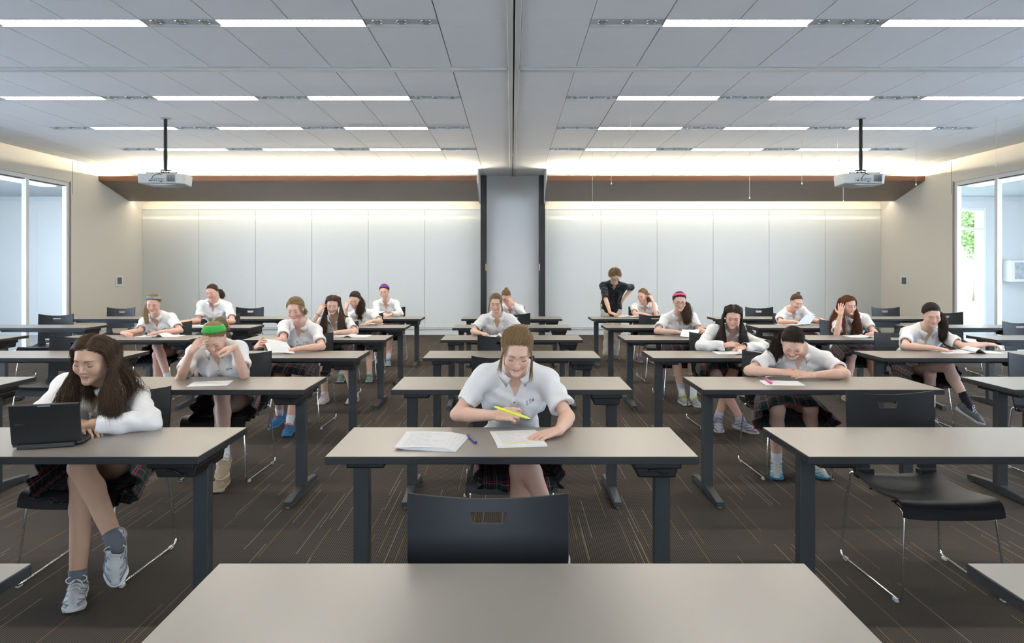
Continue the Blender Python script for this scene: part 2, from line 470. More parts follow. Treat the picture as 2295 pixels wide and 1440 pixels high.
struct('wall_room_rear', MB().box(-RX-.2, RX+.2, YR-.16, YR, 0, .75).box(-RX-.2, RX+.2, YR-.16, YR, 3.2, ZC+.1).box(-RX-.2,-RWX,YR-.16,YR,.75,3.2).box(RWX,RX+.2,YR-.16,YR,.75,3.2), m_wall)
w_ = MB()
for k in range(5): w_.box(-RWX+k*RWX/2-.04, -RWX+k*RWX/2+.04, YR-.12, YR-.04, .75, 3.2)
w_.box(-RWX,RWX,YR-.12,YR-.04,2.3,2.36)
o = struct('window_3', w_, m_trimw)
obj('pane', MB().box(-RWX,RWX,YR-.085,YR-.075,.75,3.2), m_glass, o)

# ---------------------------------------------------------------- corridors beyond the glazing
m_hall = noisy('corridor_floor', (.30,.31,.31), (.34,.35,.35), 4., rough=.25)
m_hallw = mat('corridor_wall_panel', (.60,.64,.64), .35)
m_hlamp = mat('corridor_lamp', (.9,.9,.9), .4, emit=(1.,.97,.92), estr=30.)
m_hallc = mat('corridor_ceiling', (.55,.60,.64), .8)
for i, sx in enumerate((-1, 1)):
    sd = ('left', 'right')[i]
    a, b = sx*(RX+.2), sx*13.0
    struct('floor_corridor_'+sd, MB().box(*sorted((a, b)), YR-1, 17.5, -.2, 0), m_hall)
    struct('ceiling_corridor_'+sd, MB().box(*sorted((a, b)), YR-1, YB, 3.12, 3.3), m_hallc)
    if i == 0:
        w_ = MB(); w_.box(b, a, YB, YB+.15, 0, 3.2); w_.box(b, a, YB-.006, YB, 2.80, 2.825); w_.box(-10.72,-10.71,YB-.004,YB,0,2.8); w_.box(-9.5,-9.49,YB-.004,YB,0,2.8); w_.box(b,a,YB-.006,YB,.13,.145)
        struct('wall_corridor_left', w_, m_hallw)
    else:
        w_ = MB(); w_.box(10.70, b, YB, YB+.15, 0, 3.2); w_.box(a, 10.70, YB, YB+.15, 2.86, 3.2); w_.box(10.70,b,YB-.006,YB,2.80,2.825); w_.box(11.9,11.91,YB-.004,YB,0,2.8); w_.box(10.7,b,YB-.006,YB,.13,.145)
        struct('wall_corridor_right', w_, m_hallw)
        d_ = MB(); d_.box(10.64,10.70,YB,YB+.08,0,2.86); d_.box(a,10.64,YB,YB+.08,2.80,2.86); d_.box(a,10.64,YB+.01,YB+.07,2.36,2.42); d_.box(a,10.64,YB,YB+.08,0,.14); d_.box(9.05,9.13,YB,YB+.08,0,2.86)
        o = struct('door_1', d_, m_trimw, bevel=.004)
        obj('pane', MB().box(a,10.64,YB+.035,YB+.045,.1,2.82), m_glass, o)
        dc = thing('display_case', 'framed grey picture display case on the corridor wall beyond the right glazing', 'display case', (12.05,15.15,1.2))
        obj('case', MB().box(-.98,.8,-.02,.24,.0,.48), m_trimw, dc, bevel=.005)
        obj('picture', MB().box(-.90,.7,-.026,-.02,.06,.43), noisy('picture_print', (.12,.14,.16), (.6,.65,.68), 14., 8., rough=.3), dc)
    # outer glazing of the corridor, closed off toward the far end
    w_ = MB()
    w_.box(*sorted((b, b+sx*.08)), HALLY, YB, .1, 3.0)  # unseen solid stretch, added to cut the daylight entering the corridor
    for k in range(12):
        yk = YR+1+k*1.6
        if yk > HALLY: continue
        w_.box(*sorted((b, b+sx*.08)), yk-.04, yk+.04, 0, 3.12)
    w_.box(*sorted((b, b+sx*.08)), YR-1, YB, 3.0, 3.3); w_.box(*sorted((b, b+sx*.08)), YR-1, YB, 0, .1)
    o = struct(f'window_{4+i}', w_, m_trimw)
    obj('pane', MB().box(b+sx*.035, b+sx*.045, YR-1, HALLY, .1, 3.0), m_glass, o)
    for k, (xa, ya, l_) in enumerate((((8.95), 11.9, 1.5), (10.2, 12.7, .5), (10.3, 9.6, 2.2))):
        e = MB(); e.box(*sorted((sx*xa, sx*(xa+.28))), ya, ya+l_, 3.108, 3.12)
        tag(obj('ceiling_light', e, m_hlamp), f'lit rectangular ceiling light in the {sd} corridor, {["closest to the glazing","small, nearer the end wall","long, nearer the camera"][k]}', 'ceiling light', 'corridor ceiling lights')
# ---------------------------------------------------------------- outside the far right door
struct('ground_outside', MB().box(-60,60,YB+2,90,-.35,-.15), noisy('lawn', (.14,.24,.05), (.24,.34,.10), 1.5, rough=.95))
struct('ground_path', MB().box(8,16,YB+.15,18.5,-.15,-.08), mat('paving', (.5,.5,.48), .8))
struct('pillar_outside', MB().box(12.0,12.5,17.2,17.7,-.1,3.4), m_hallw)
bl = thing('stone_building', 'pale stone building with steps seen outside through the far right doorway', 'building', (30,42,-.15))
m_stone = noisy('stone', (.50,.50,.48), (.58,.58,.55), .8, rough=.9)
obj('wall', MB().box(-10,12,0,6,0,10), m_stone, bl)
s_ = MB()
for k in range(7): s_.box(-6,4,-3.2+k*.45,0,0,.18*(k+1))
obj('steps', s_, m_stone, bl)
for k in range(5):
    o = obj('window', MB().box(-8+k*4,-6.6+k*4,-.06,.02,2.6,5.6), m_trimw, bl)
    obj('pane', MB().box(-7.9+k*4,-6.7+k*4,-.08,-.05,2.7,5.5), mat('dark_pane', (.04,.05,.06), .1), o)
m_leaf = noisy('leaves', (.10,.17,.05), (.24,.34,.12), 3., rough=.7)
m_bark = noisy('bark', (.12,.09,.07), (.18,.14,.11), 8., rough=.9)
def tree(x_, y_, h, seed, label):
    r = random.Random(seed); o = thing('tree', label, 'tree', (x_, y_, -.15), 0, 'trees outside the door')
    tk = MB(); tk.tube(bez([(0,0,0),(.1,.05,h*.3),(-.05,0,h*.55),(.1,.1,h*.9)], 4), np.linspace(.2,.04,13), 8)
    for k in range(6):
        a = r.random()*6.28; z = h*(.35+.09*k)
        tk.tube([(0,0,z),(math.cos(a)*h*.14,math.sin(a)*h*.14,z+h*.1),(math.cos(a)*h*.26,math.sin(a)*h*.26,z+h*.16)], [.07,.04,.015], 5)
    obj('trunk', tk, m_bark, o, smooth=3)
    n = 7000; P = np.random.RandomState(seed).normal(size=(n,3)); P /= np.linalg.norm(P,axis=1)[:,None]
    R = np.random.RandomState(seed+1); P *= (R.rand(n,1)**.4); lump = 1+.25*np.sin(5*P[:,:1]+seed)*np.cos(4*P[:,2:3])
    P = P*lump*np.array([h*.34,h*.34,h*.34])+np.array([0,0,h*.66])
    u = R.normal(size=(n,3)); u /= np.linalg.norm(u,axis=1)[:,None]; v = np.cross(u, R.normal(size=(n,3))); v /= np.linalg.norm(v,axis=1)[:,None]
    s = .075; V = np.stack([P-u*s, P-v*s*.5, P+u*s, P+v*s*.5], 1).reshape(-1,3)
    lf = MB(); lf.add(V, [(4*k,4*k+1,4*k+2,4*k+3) for k in range(n)]); obj('foliage', lf, m_leaf, o)
tree(17.6, 25.5, 5.6, 3, 'leafy green tree just outside the far right doorway')
tree(23.5, 34.5, 7.5, 9, 'second leafy tree farther out across the lawn, near the stone building')
# ================================================================ desks and chairs
m_top = noisy('desk_laminate', (.235,.216,.190), (.25,.228,.20), 60., rough=.29, stretch=(.5,8,1), spec=.95)
m_edge = mat('desk_edge', (.020,.022,.025), .55, spec=.35)
m_leg = mat('desk_leg_metal', (.036,.041,.044), .5, spec=.4)
m_blk = mat('black_plastic', (.008,.008,.009), .45)
DW, DD, DH, DT = 1.524, .515, .742, .032
def make_desk():
    o = thing('desk', '', 'desk', (0,0,0), 0, 'long rectangular classroom desks')
    h = DW/2
    obj('edge_band', MB().box(-h,h,0,DD,DH-DT,DH-.0012), m_edge, o, bevel=.0025)
    obj('desktop', MB().box(-h+.0025,h-.0025,.0025,DD-.0025,DH-.002,DH), m_top, o)
    for sx in (-1, 1):
        lx = sx*.665
        l = MB(); l.box(lx-.034,lx+.034,DD/2-.027,DD/2+.027,.052,DH-DT-.02)
        lg = obj('leg', l, m_leg, o, bevel=.004)
        f = MB(); w = .024
        f.prism([(-.035,.012),(.555,.012),(.555,.045),(.33,.066),(.19,.066),(-.035,.045)], lx-w, lx+w, 0)
        obj('foot', f, m_leg, lg, bevel=.004)
        c = MB()
        for yy in (-.02,.54): c.ball((lx,yy,.012), (.015,.015,.012))
        obj('glide', c, mat('grey_plastic', (.25,.25,.25), .4), lg, smooth=3)
        b = MB(); q = 1 if sx > 0 else .42
        xa, xb = lx-.03, lx+.03
        if sx > 0:
            b.box(lx-.155,lx+.045,.07,.42,DH-DT-.040,DH-DT); b.prism([(lx-.145,DH-DT-.040),(lx-.13,DH-DT-.088),(lx+.03,DH-DT-.088),(lx+.04,DH-DT-.040)], .11,.40,1)
        else:
            b.box(lx-.025,lx+.135,.06,.45,DH-DT-.034,DH-DT)
        hb = obj('hinge_housing', b, m_blk, o, bevel=.007)
        if sx > 0:
            hn = MB(); hn.tube(bez([(lx-.09,.108,DH-DT-.055),(lx-.05,.10,DH-DT-.055),(lx-.03,.10,DH-DT-.068),(lx,.10,DH-DT-.070)],4), .004, 6)
            obj('handle', hn, m_blk, hb, smooth=3)
    s = MB(); s.box(-.50,.50,DD*.5-.02,DD*.5+.02,DH-DT-.045,DH-DT-.008); obj('stretcher', s, m_blk, o)
    return o
ROWY = [1.262, 2.779, 4.305, 5.818, 7.287, 8.743, 10.29]
COLX = {'L3': -6.22, 'L2': -4.12, 'L1': -2.07, 'C': 0., 'R1': 1.97, 'R2': 3.93, 'R3': 5.95}
COLN = {'L3':'far left column','L2':'second column left of centre','L1':'column just left of centre','C':'centre column','R1':'column just right of centre','R2':'second column right of centre','R3':'far right column'}
ROWN = ['frontmost row','second row','third row','fourth row','fifth row','sixth row','rearmost row']
DESKS = [('C',k) for k in range(7)]+[('L1',k) for k in range(7)]+[('R1',k) for k in range(7)]+[('L2',k) for k in (2,3,4,5,6)]+[('R2',k) for k in (2,3,4,5,6)]+[('L3',k) for k in (4,5,6)]+[('R3',k) for k in (4,5,6)]
DX = {('L1',0):-2.01,('L1',1):-2.038,('L1',2):-2.07,('L1',3):-2.08,('L1',4):-2.115,('L1',5):-2.133,('L1',6):-2.133,
      ('R1',0):1.945,('L2',6):-4.10,('L3',4):-6.28,('L2',4):-4.22,('R2',6):3.85,('R2',2):3.93}
DEXTRA = {('C',0):'filling the bottom middle of the view',('C',1):'holding the paper stack',
 ('L1',1):'with a black laptop on it',('R1',1):'nothing on it',('L1',0):'one corner showing',('R1',0):'one corner showing'}
def desk_x(c, k): return DX.get((c,k), COLX[c])
d0 = make_desk(); first = True; DESK = {}
for c, k in DESKS:
    lab = f'beige desk, {COLN[c]}, {ROWN[k]}'
    if (c,k) in DEXTRA: lab += ', '+DEXTRA[(c,k)]
    loc = (desk_x(c,k), ROWY[k], 0)
    if first: d0.location = loc; d0['label'] = lab; first = False; DESK[(c,k)] = d0
    else: DESK[(c,k)] = dup(d0, loc, 0, lab)

m_seat = mat('chair_shell_plastic', (.013,.014,.016), .45, spec=.28)
def make_chair():
    o = thing('chair', '', 'chair', (0,0,0), 0, 'black plastic sled-base chairs')
    # seat
    sv = np.array([0,.06,.14,.24,.36,.5,.62,.74,.83,.89,.93,.96,.985,1.])
    prof = {0:(.215,.452),.06:(.19,.443),.14:(.15,.434),.24:(.10,.427),.36:(.04,.423),.5:(-.03,.423),.62:(-.09,.428),.74:(-.15,.437),.83:(-.19,.443),.89:(-.218,.442),.93:(-.238,.433),.96:(-.250,.418),.985:(-.257,.398),1.:(-.260,.378)}
    us = np.linspace(-1,1,13); G = np.zeros((len(sv),13,3))
    for i, v in enumerate(sv):
        yy, zz = prof[v]; hw = .205+.022*min(1, v*1.5)
        G[i,:,0] = us*hw; G[i,:,1] = yy; G[i,:,2] = zz+.012*us**4-.010*(1-us**2)*(v<.8)
    sm = MB().shell(G[:, ::-1], .011); obj('seat', sm, m_seat, o, smooth=.7)
    # back shell with a hand slot and an open gap above the seat
    uu = np.array([-1,-.9,-.75,-.62,-.5,-.37,-.245,-.12,0,.12,.245,.37,.5,.62,.75,.9,1.])
    vv = np.array([.435,.47,.50,.525,.55,.59,.64,.69,.74,.772,.806,.825,.845])
    G = np.zeros((len(vv),len(uu),3)); mask = np.ones((len(vv)-1,len(uu)-1), bool)
    for i, z in enumerate(vv):
        f = (z-.435)/.41
        hw = .212+.018*min(1,f*1.6)
        for j, u in enumerate(uu):
            x = u*hw
            if abs(u) > .2 and abs(u) < .3 and .76 < z < .82: x = math.copysign(.045+.009*(z>.79), u)
            if abs(abs(u)-.62) < .01 and z < .53: x = math.copysign(.115+.2*(z-.435), u)
            zz = z+(.028*(u*u)-.006)*max(0,(z-.74))/.105*1.0
            yy = .222+.075*f+.012*math.sin(f*3.1)-.035*(u*u)*(.25+.75*f)
            G[i,j] = (x, yy, zz)
    for i in range(len(vv)-1):
        for j in range(len(uu)-1):
            uc = (uu[j]+uu[j+1])/2; zc = (vv[i]+vv[i+1])/2
            if abs(uc) < .245 and .772 < zc < .806: mask[i,j] = False
            if abs(uc) < .62 and zc < .525: mask[i,j] = False
    obj('backrest', MB().shell(G, .010, mask), m_seat, o, smooth=.7)
    for sx in (-1,1):
        fr = MB()
        P = round_path([(sx*.19,-.10,.412),(sx*.205,-.225,.402),(sx*.238,-.262,.012),(sx*.262,.262,.012),(sx*.222,.235,.455),(sx*.19,.20,.44)], .035)
        fr.tube(P, .0058, 8)
        f_ = obj('leg_frame', fr, m_chrome, o, smooth=3)
        g = MB()
        for yy in (-.225,.215): g.cbox((sx*(.25+.025*yy),yy,.0075), (.018,.030,.015))
        obj('floor_glide', g, mat('clear_plastic', (.55,.57,.58), .2), f_, bevel=.003)
    cb = MB(); cb.tube([(-.195,-.10,.408),(.195,-.10,.408)], .0058, 8); cb.tube([(-.195,.10,.405),(.195,.10,.405)], .0058, 8)
    cb.box(-.17,.17,-.12,.12,.405,.413)
    obj('crossbar', cb, m_chrome, o, smooth=.7)
    for sx in (-1,1):
        br = MB(); br.box(*sorted((sx*.115,sx*.205)),.195,.235,.425,.475); obj('bracket', br, m_seat, o, bevel=.006)
    return o
# back shell stands at local y = .27 (top); chair listed by x, y of its back
CHAIRS = [ # x, back-top Y, rz, label
 (-.068,1.97,0,'empty black chair tucked behind the frontmost centre desk, lower middle of the view'),
 (1.985,3.60,0,'empty black chair in full view behind the empty second-row desk right of centre'),
 (-.065,5.02,0,'empty black chair behind the third-row centre desk, half hidden by the blonde girl'),
 (-.10,6.60,0,'empty black chair behind the fourth-row centre desk, in front of the blonde girl reading'),
 (.035,9.80,0,'empty black chair behind the sixth-row centre desk'),
 (2.01,9.57,0,'empty black chair right of the standing teacher, sixth row'),
 (4.09,11.3,0,'empty black chair by the white board, left of the girl with a bun'),
 (6.18,11.3,0,'empty black chair in the rearmost row, below the right wall panel'),
 (6.42,10.1,-.15,'empty black chair beside the right glazing behind the dark-haired girl'),
 (6.17,8.28,0,'empty black chair at the right edge with a slot in its back, fifth row'),
 (4.02,5.23,0,'empty black chair cut off by the right edge of the view, third row'),
 (-6.4,9.6,.12,'empty black chair nearest the left glazing, sixth row'),
 (-6.4,11.2,0,'empty black chair below the left wall panel, rearmost row'),
 (-4.33,11.3,0,'empty black chair by the white board, right of the ponytailed girl'),
 (-4.20,6.56,.0,'empty black chair just behind the laptop girl\'s head, fourth row at left'),
]
def chair_label_fix(): pass
ch0 = make_chair(); CH_USED = [False]
def place_chair(x, yb, rz, label):
    loc = (x+math.sin(rz)*.28, yb-math.cos(rz)*.28, 0)
    if not CH_USED[0]:
        CH_USED[0] = True; ch0.location = loc; ch0.rotation_euler = (0,0,rz); ch0['label'] = label; return ch0
    return dup(ch0, loc, rz, label)
for c_ in CHAIRS: place_chair(*c_)

# ---------------------------------------------------------------- projectors
m_pole = mat('pole_black', (.010,.013,.013), .5, spec=.25)
m_proj = mat('projector_white', (.42,.44,.42), .45)
def make_projector():
    o = thing('projector', '', 'projector', (0,0,0), 0, 'ceiling projectors')
    b = MB()
    # body: rounded front, tapered underside
    poly = [(-.30,-.16),(.22,-.16),(.30,-.06),(.28,.20),(-.28,.20)]
    n = len(poly)
    V = [(x_,y_,0.) for x_,y_ in poly]+[(x_,y_,.145) for x_,y_ in poly]
    V[0:n] = [(x_*.97,y_*.95,0.012 if i in (0,1,2) else 0.) for i,(x_,y_) in enumerate(poly)]
    b.add(V, [tuple(range(n))[::-1], tuple(range(n,2*n))]+[(i,(i+1)%n,n+(i+1)%n,n+i) for i in range(n)])
    b.prism([(-.27,.012),(-.1,-.014),(.1,-.014),(.27,.012)], -.13,.17,1)
    obj('casing', b, m_proj, o, bevel=.010)
    v = MB()
    for k in range(9): v.cbox((.100+k*.0125,-.158,.080), (.005,.008,.090))
    obj('vent', v, mat('vent_dark', (.09,.11,.13), .5), o)
    p = MB(); p.cbox((-.045,-.1605,.055),(.215,.005,.062)); pn = obj('connector_panel', p, mat('panel_grey', (.36,.38,.38), .5), o)
    q = MB()
    for k in range(6):
        q.cyl((-.06+k*.022,-.1655,.068),(-.06+k*.022,-.162,.068),.0055,8)
        q.cyl((-.06+k*.022,-.1655,.048),(-.06+k*.022,-.162,.048),.0055,8)
    q.cbox((-.12,-.164,.048),(.035,.005,.015)); q.cbox((.02,-.164,.032),(.03,.005,.01))
    obj('socket', q, m_blk, pn)
    pl = MB(); pl.tube([(0,0,.22),(0,0,.915)], .024, 16); pl.tube([(0,0,.19),(0,0,.23)], [.018,.024], 16)
    obj('pole', pl, m_pole, o, smooth=.7)
    pc = MB(); pc.tube([(0,0,.905),(0,0,.913)], [.065,.06], 20); obj('ceiling_plate', pc, m_proj, o)
    br = MB(); a = np.linspace(0,2*math.pi,16,endpoint=False)
    br.tube(np.stack([.075*np.cos(a),.04*np.sin(a),0*a+.205],1), .009, 6, closed=True)
    br.tube(np.stack([.06*np.cos(a),.05*np.sin(a),0*a+.172],1), .008, 6, closed=True)
    for sx in (-1,1):
        br.tube([(sx*.07,0,.205),(sx*.045,-.02,.19),(sx*.065,0,.168)], .010, 6)
        br.tube([(sx*.05,-.03,.162),(sx*.2,-.10,.157)], .008, 6); br.tube([(sx*.05,.03,.162),(sx*.17,.12,.157)], .008, 6)
        br.cyl((sx*.2,-.10,.145),(sx*.2,-.10,.165),.012,8); br.cyl((sx*.17,.12,.145),(sx*.17,.12,.165),.012,8)
    obj('mount', br, m_pole, o, smooth=.7)
    c1 = MB(); c1.tube(bez([(0,-.02,.2),(.02,-.12,.165),(-.06,-.19,.11),(-.09,-.185,.06),(-.06,-.165,.045)],6), .0045, 6)
    c1.tube(bez([(-.03,-.02,.19),(-.02,-.12,.16),(.01,-.175,.13),(.03,-.165,.128)],5), .004, 6)
    obj('cable', c1, m_blk, o, smooth=3)
    c2 = MB(); c2.tube(bez([(.03,-.02,.2),(-.05,-.10,.185),(-.08,-.14,.15),(-.08,-.158,.10)],6), .003, 6)
    obj('cable', c2, mat('white_cable', (.7,.7,.68), .5), o, smooth=3)
    return o
pj = make_projector(); ZP = ZC-.915
pj.location = (*W(371,400,9.32)[:2], ZP); pj['label'] = 'white projector on a black pole, left half of the ceiling'
p2_ = dup(pj, (*W(1929,400,9.32)[:2], ZP), 0, 'white projector on a black pole, right half of the ceiling')
# wall control panels
for i, sx in enumerate((-1,1)):
    o = thing('wall_panel', f'small square grey touch panel in a white frame on the {("left","right")[i]} side wall', 'control panel', (sx*RX, 14.46, 1.235), 0, 'wall control panels')
    obj('frame', MB().box(*sorted((0,-sx*.014)),-.135,.135,-.11,.11), m_trimw, o, bevel=.004)
    obj('screen', MB().box(*sorted((-sx*.014,-sx*.017)),-.08,.08,-.07,.075), mat('grey_screen', (.10,.105,.10), .3), o)
# pull cords
CORDS = [(1328,485,12.0,ZC),(1370,413,10.9,ZC),(1414,380,9.1,ZC),(1680,445,12.0,ZC),(1797,413,10.9,ZC),(1880,360,10.2,ZC),(1890,453,12.0,ZC),(2053,415,10.9,ZC),(2232,375,9.2,ZC)]
cl_ = ['longest, leftmost near the pier','second from the pier','shortest, third from the pier','midway between pier and right projector','left of the right projector','kinked, just left of the projector pole','below the right projector','above the right end of the soffit','over the right glazing']
for (px, py, Y, z1), lb in zip(CORDS, cl_):
    p = W(px, py, Y); o = thing('pull_cord', f'thin white hanging pull cord with a bell tip, {lb}', 'pull cord', (p[0], Y, z1), 0, 'hanging pull cords')
    L = z1-p[2]; kx = .02 if px == 1880 else 0
    obj('cord', MB().tube([(-kx,0,0),(-kx,0,-L*.6),(kx*.3,0,-L+.03)], .0022, 6), mat('cord_white', (.62,.62,.60), .6), o)
    obj('bell_tip', MB().tube([(kx*.3,0,-L+.035),(kx*.3,0,-L+.02),(kx*.5,0,-L)], [.004,.009,.013], 8), mat('cord_tip', (.60,.58,.50), .5), o, smooth=.8)
# ================================================================ people: distance-field bodies
f32 = np.float32
def nrm(v): v = np.asarray(v, float); return v/(np.linalg.norm(v)+1e-12)
def rot(yaw=0, pitch=0, roll=0):
    return np.array((Matrix.Rotation(yaw,3,'Z')@Matrix.Rotation(pitch,3,'X')@Matrix.Rotation(roll,3,'Y')))
class Prim:
    """a distance function with a bounding box; f works on broadcastable x,y,z arrays"""
    def __init__(s, f, lo, hi): s.f = f; s.lo = np.array(lo, float); s.hi = np.array(hi, float)
def cone(a, b, ra, rb, sq=None):
    a = np.array(a, float); b = np.array(b, float); ba = b-a; L2 = float(ba@ba)+1e-12
    def f(x, y, z):
        px, py, pz = x-a[0], y-a[1], z-a[2]
        t = np.clip((px*ba[0]+py*ba[1]+pz*ba[2])/L2, 0, 1)
        return np.sqrt((px-t*ba[0])**2+(py-t*ba[1])**2+(pz-t*ba[2])**2)-(ra+(rb-ra)*t)
    r = max(ra, rb); return Prim(f, np.minimum(a, b)-r, np.maximum(a, b)+r)
def ell(c, r, R=None):
    c = np.array(c, float); r = np.array(r, float); R = np.eye(3) if R is None else np.asarray(R)
    def f(x, y, z):
        px, py, pz = x-c[0], y-c[1], z-c[2]
        q = [px*R[0,i]+py*R[1,i]+pz*R[2,i] for i in range(3)]
        k0 = np.sqrt((q[0]/r[0])**2+(q[1]/r[1])**2+(q[2]/r[2])**2)
        k1 = np.sqrt((q[0]/r[0]**2)**2+(q[1]/r[1]**2)**2+(q[2]/r[2]**2)**2)+1e-9
        return k0*(k0-1)/k1
    e = np.sqrt(((R*r)**2).sum(1)); return Prim(f, c-e, c+e)
class Field:
    def __init__(s, fines, lo, hi, hf, hc):
        """rectilinear grid: spacing hf inside each (lo,hi) box of fines, hc elsewhere"""
        s.ax = []
        for i in range(3):
            p = lo[i]; out = [p]
            iv = [(a[i], b[i]) for a, b in fines]
            while p < hi[i]:
                h = hf if any(a-hc <= p <= b for a, b in iv) else hc
                p += h; out.append(p)
            s.ax.append(np.array(out, f32))
        s.D = np.full([len(a) for a in s.ax], .5, f32)
    def _sl(s, lo, hi):
        r = []
        for i in range(3):
            a = max(0, np.searchsorted(s.ax[i], lo[i])-1); b = min(len(s.ax[i]), np.searchsorted(s.ax[i], hi[i])+1)
            if b <= a: return None
            r.append(slice(a, b))
        return tuple(r)
    def _xyz(s, sl): return s.ax[0][sl[0]][:,None,None], s.ax[1][sl[1]][None,:,None], s.ax[2][sl[2]][None,None,:]
    def add(s, pr, k=.01, m=.02):
        sl = s._sl(pr.lo-k-m, pr.hi+k+m)
        if sl is None: return
        d = pr.f(*s._xyz(sl)).astype(f32); D = s.D[sl]
        h = np.maximum(k-np.abs(D-d), 0); s.D[sl] = np.minimum(D, d)-h*h/(4*k)
    def sub(s, pr, k=.004, m=.02):
        sl = s._sl(pr.lo-k-m, pr.hi+k+m)
        if sl is None: return
        d = -pr.f(*s._xyz(sl)).astype(f32); D = s.D[sl]
        h = np.maximum(k-np.abs(D-d), 0); s.D[sl] = np.maximum(D, d)+h*h/(4*k)
    def warp(s, fn, lo=None, hi=None):
        sl = s._sl(lo if lo is not None else [-1e9]*3, hi if hi is not None else [1e9]*3)
        s.D[sl] = fn(s.D[sl], *s._xyz(sl))
    def mesh(s):
        D = s.D; S = D < 0; n = D.shape; nc = (n[0]-1, n[1]-1, n[2]-1)
        D[0,:,:] = .1; D[-1,:,:] = .1; D[:,0,:] = .1; D[:,-1,:] = .1; D[:,:,0] = .1; D[:,:,-1] = .1; S = D < 0
        ids, pos, quads = [], [], []
        cid = lambda i,j,k: (i*nc[1]+j)*nc[2]+k
        for a in range(3):
            sl0 = [slice(None)]*3; sl1 = [slice(None)]*3; sl0[a] = slice(0,-1); sl1[a] = slice(1,None)
            A, B = S[tuple(sl0)], S[tuple(sl1)]
            I = np.stack(np.nonzero(A != B), 1)
            J = I.copy(); J[:,a] += 1
            d0 = D[tuple(I.T)]; d1 = D[tuple(J.T)]; t = d0/(d0-d1)
            P = np.stack([s.ax[i][I[:,i]] for i in range(3)], 1).astype(float)
            P[:,a] += t*(s.ax[a][J[:,a]]-s.ax[a][I[:,a]])
            b, c = (a+1)%3, (a+2)%3; q = []
            for db, dc in ((0,0),(-1,0),(-1,-1),(0,-1)):
                K = I.copy(); K[:,b] += db; K[:,c] += dc; q.append(cid(K[:,0],K[:,1],K[:,2]))
                ids.append(q[-1]); pos.append(P)
            q = np.stack(q, 1); fl = ~A[tuple(I.T)]; q[fl] = q[fl][:, ::-1]; quads.append(q)
        ids = np.concatenate(ids); pos = np.concatenate(pos); quads = np.concatenate(quads)
        u, inv = np.unique(ids, return_inverse=True); inv = inv.ravel()
        cnt = np.bincount(inv); V = np.stack([np.bincount(inv, pos[:,i])/cnt for i in range(3)], 1)
        Q = np.searchsorted(u, quads)
        return V, Q
def np_mesh(name, V, Q, cols=None):
    me = bpy.data.meshes.new(name); me.vertices.add(len(V)); me.vertices.foreach_set('co', np.asarray(V, f32).ravel())
    nq, w = Q.shape; me.loops.add(nq*w); me.loops.foreach_set('vertex_index', np.asarray(Q, np.int32).ravel())
    me.polygons.add(nq); me.polygons.foreach_set('loop_start', np.arange(0, nq*w, w, dtype=np.int32))
    me.polygons.foreach_set('use_smooth', np.ones(nq, bool))
    me.update(calc_edges=True)
    if cols is not None:
        at = me.color_attributes.new('Col', 'FLOAT_COLOR', 'POINT')
        at.data.foreach_set('color', np.concatenate([cols, np.ones((len(V),1))], 1).astype(f32).ravel())
    return me
def vc_mat(name, rough=.5, sss=0., spec=.5, noise=.0, nscale=60., bump=0.):
    m = mat(name, (1,1,1), rough, spec=spec, sss=sss)
    if m.get('done'): return m
    m['done'] = 1; t = NT(m); a = t.n('ShaderNodeAttribute', attribute_name='Col')
    src = a.outputs['Color']
    if noise or bump:
        tc = t.n('ShaderNodeTexCoord'); nz = t.n('ShaderNodeTexNoise', Scale=nscale, Detail=3.); t.l(tc.outputs['Object'], nz.inputs['Vector'])
        f = t.math('MULTIPLY_ADD', nz.outputs['Fac'], noise*2, 1-noise)
        v = t.n('ShaderNodeVectorMath', operation='SCALE'); t.l(src, v.inputs[0]); t.l(f, v.inputs['Scale']); src = v.outputs[0]
        if bump:
            bp = t.n('ShaderNodeBump', Strength=bump, Distance=.0015); t.l(nz.outputs['Fac'], bp.inputs['Height']); t.l(bp.outputs[0], t.b.inputs['Normal'])
    t.l(src, t.b.inputs['Base Color']); return m
m_skin = vc_mat('skin', .55, sss=.12, noise=.05, nscale=45.)
m_hair = vc_mat('hair', .48, spec=.26)
def fabric(name, col, bs=900., bump=.25):
    m = mat(name, col, .88, spec=.2, sheen=.15)
    if m.get('done'): return m
    m['done'] = 1; t = NT(m); tc = t.n('ShaderNodeTexCoord')
    n2 = t.n('ShaderNodeTexNoise', Scale=22., Detail=3.); t.l(tc.outputs['Object'], n2.inputs['Vector'])
    n3 = t.n('ShaderNodeTexNoise', Scale=bs, Detail=1.); t.l(tc.outputs['Object'], n3.inputs['Vector'])
    h = t.math('ADD', t.math('MULTIPLY', n2.outputs['Fac'], 2.2), t.math('MULTIPLY', n3.outputs['Fac'], .35))
    bp = t.n('ShaderNodeBump', Strength=bump, Distance=.003); t.l(h, bp.inputs['Height']); t.l(bp.outputs[0], t.b.inputs['Normal'])
    return m
m_shirt = fabric('white_polo_cotton', (.78,.765,.74))
m_shirtb = fabric('black_shirt_cotton', (.008,.009,.013))
m_khaki = fabric('cream_trousers', (.60,.56,.48))
m_thread = mat('navy_thread', (.01,.012,.02), .7)
m_button = mat('button', (.16,.11,.05), .35)
m_lash = mat('lashes', (.02,.014,.01), .7)
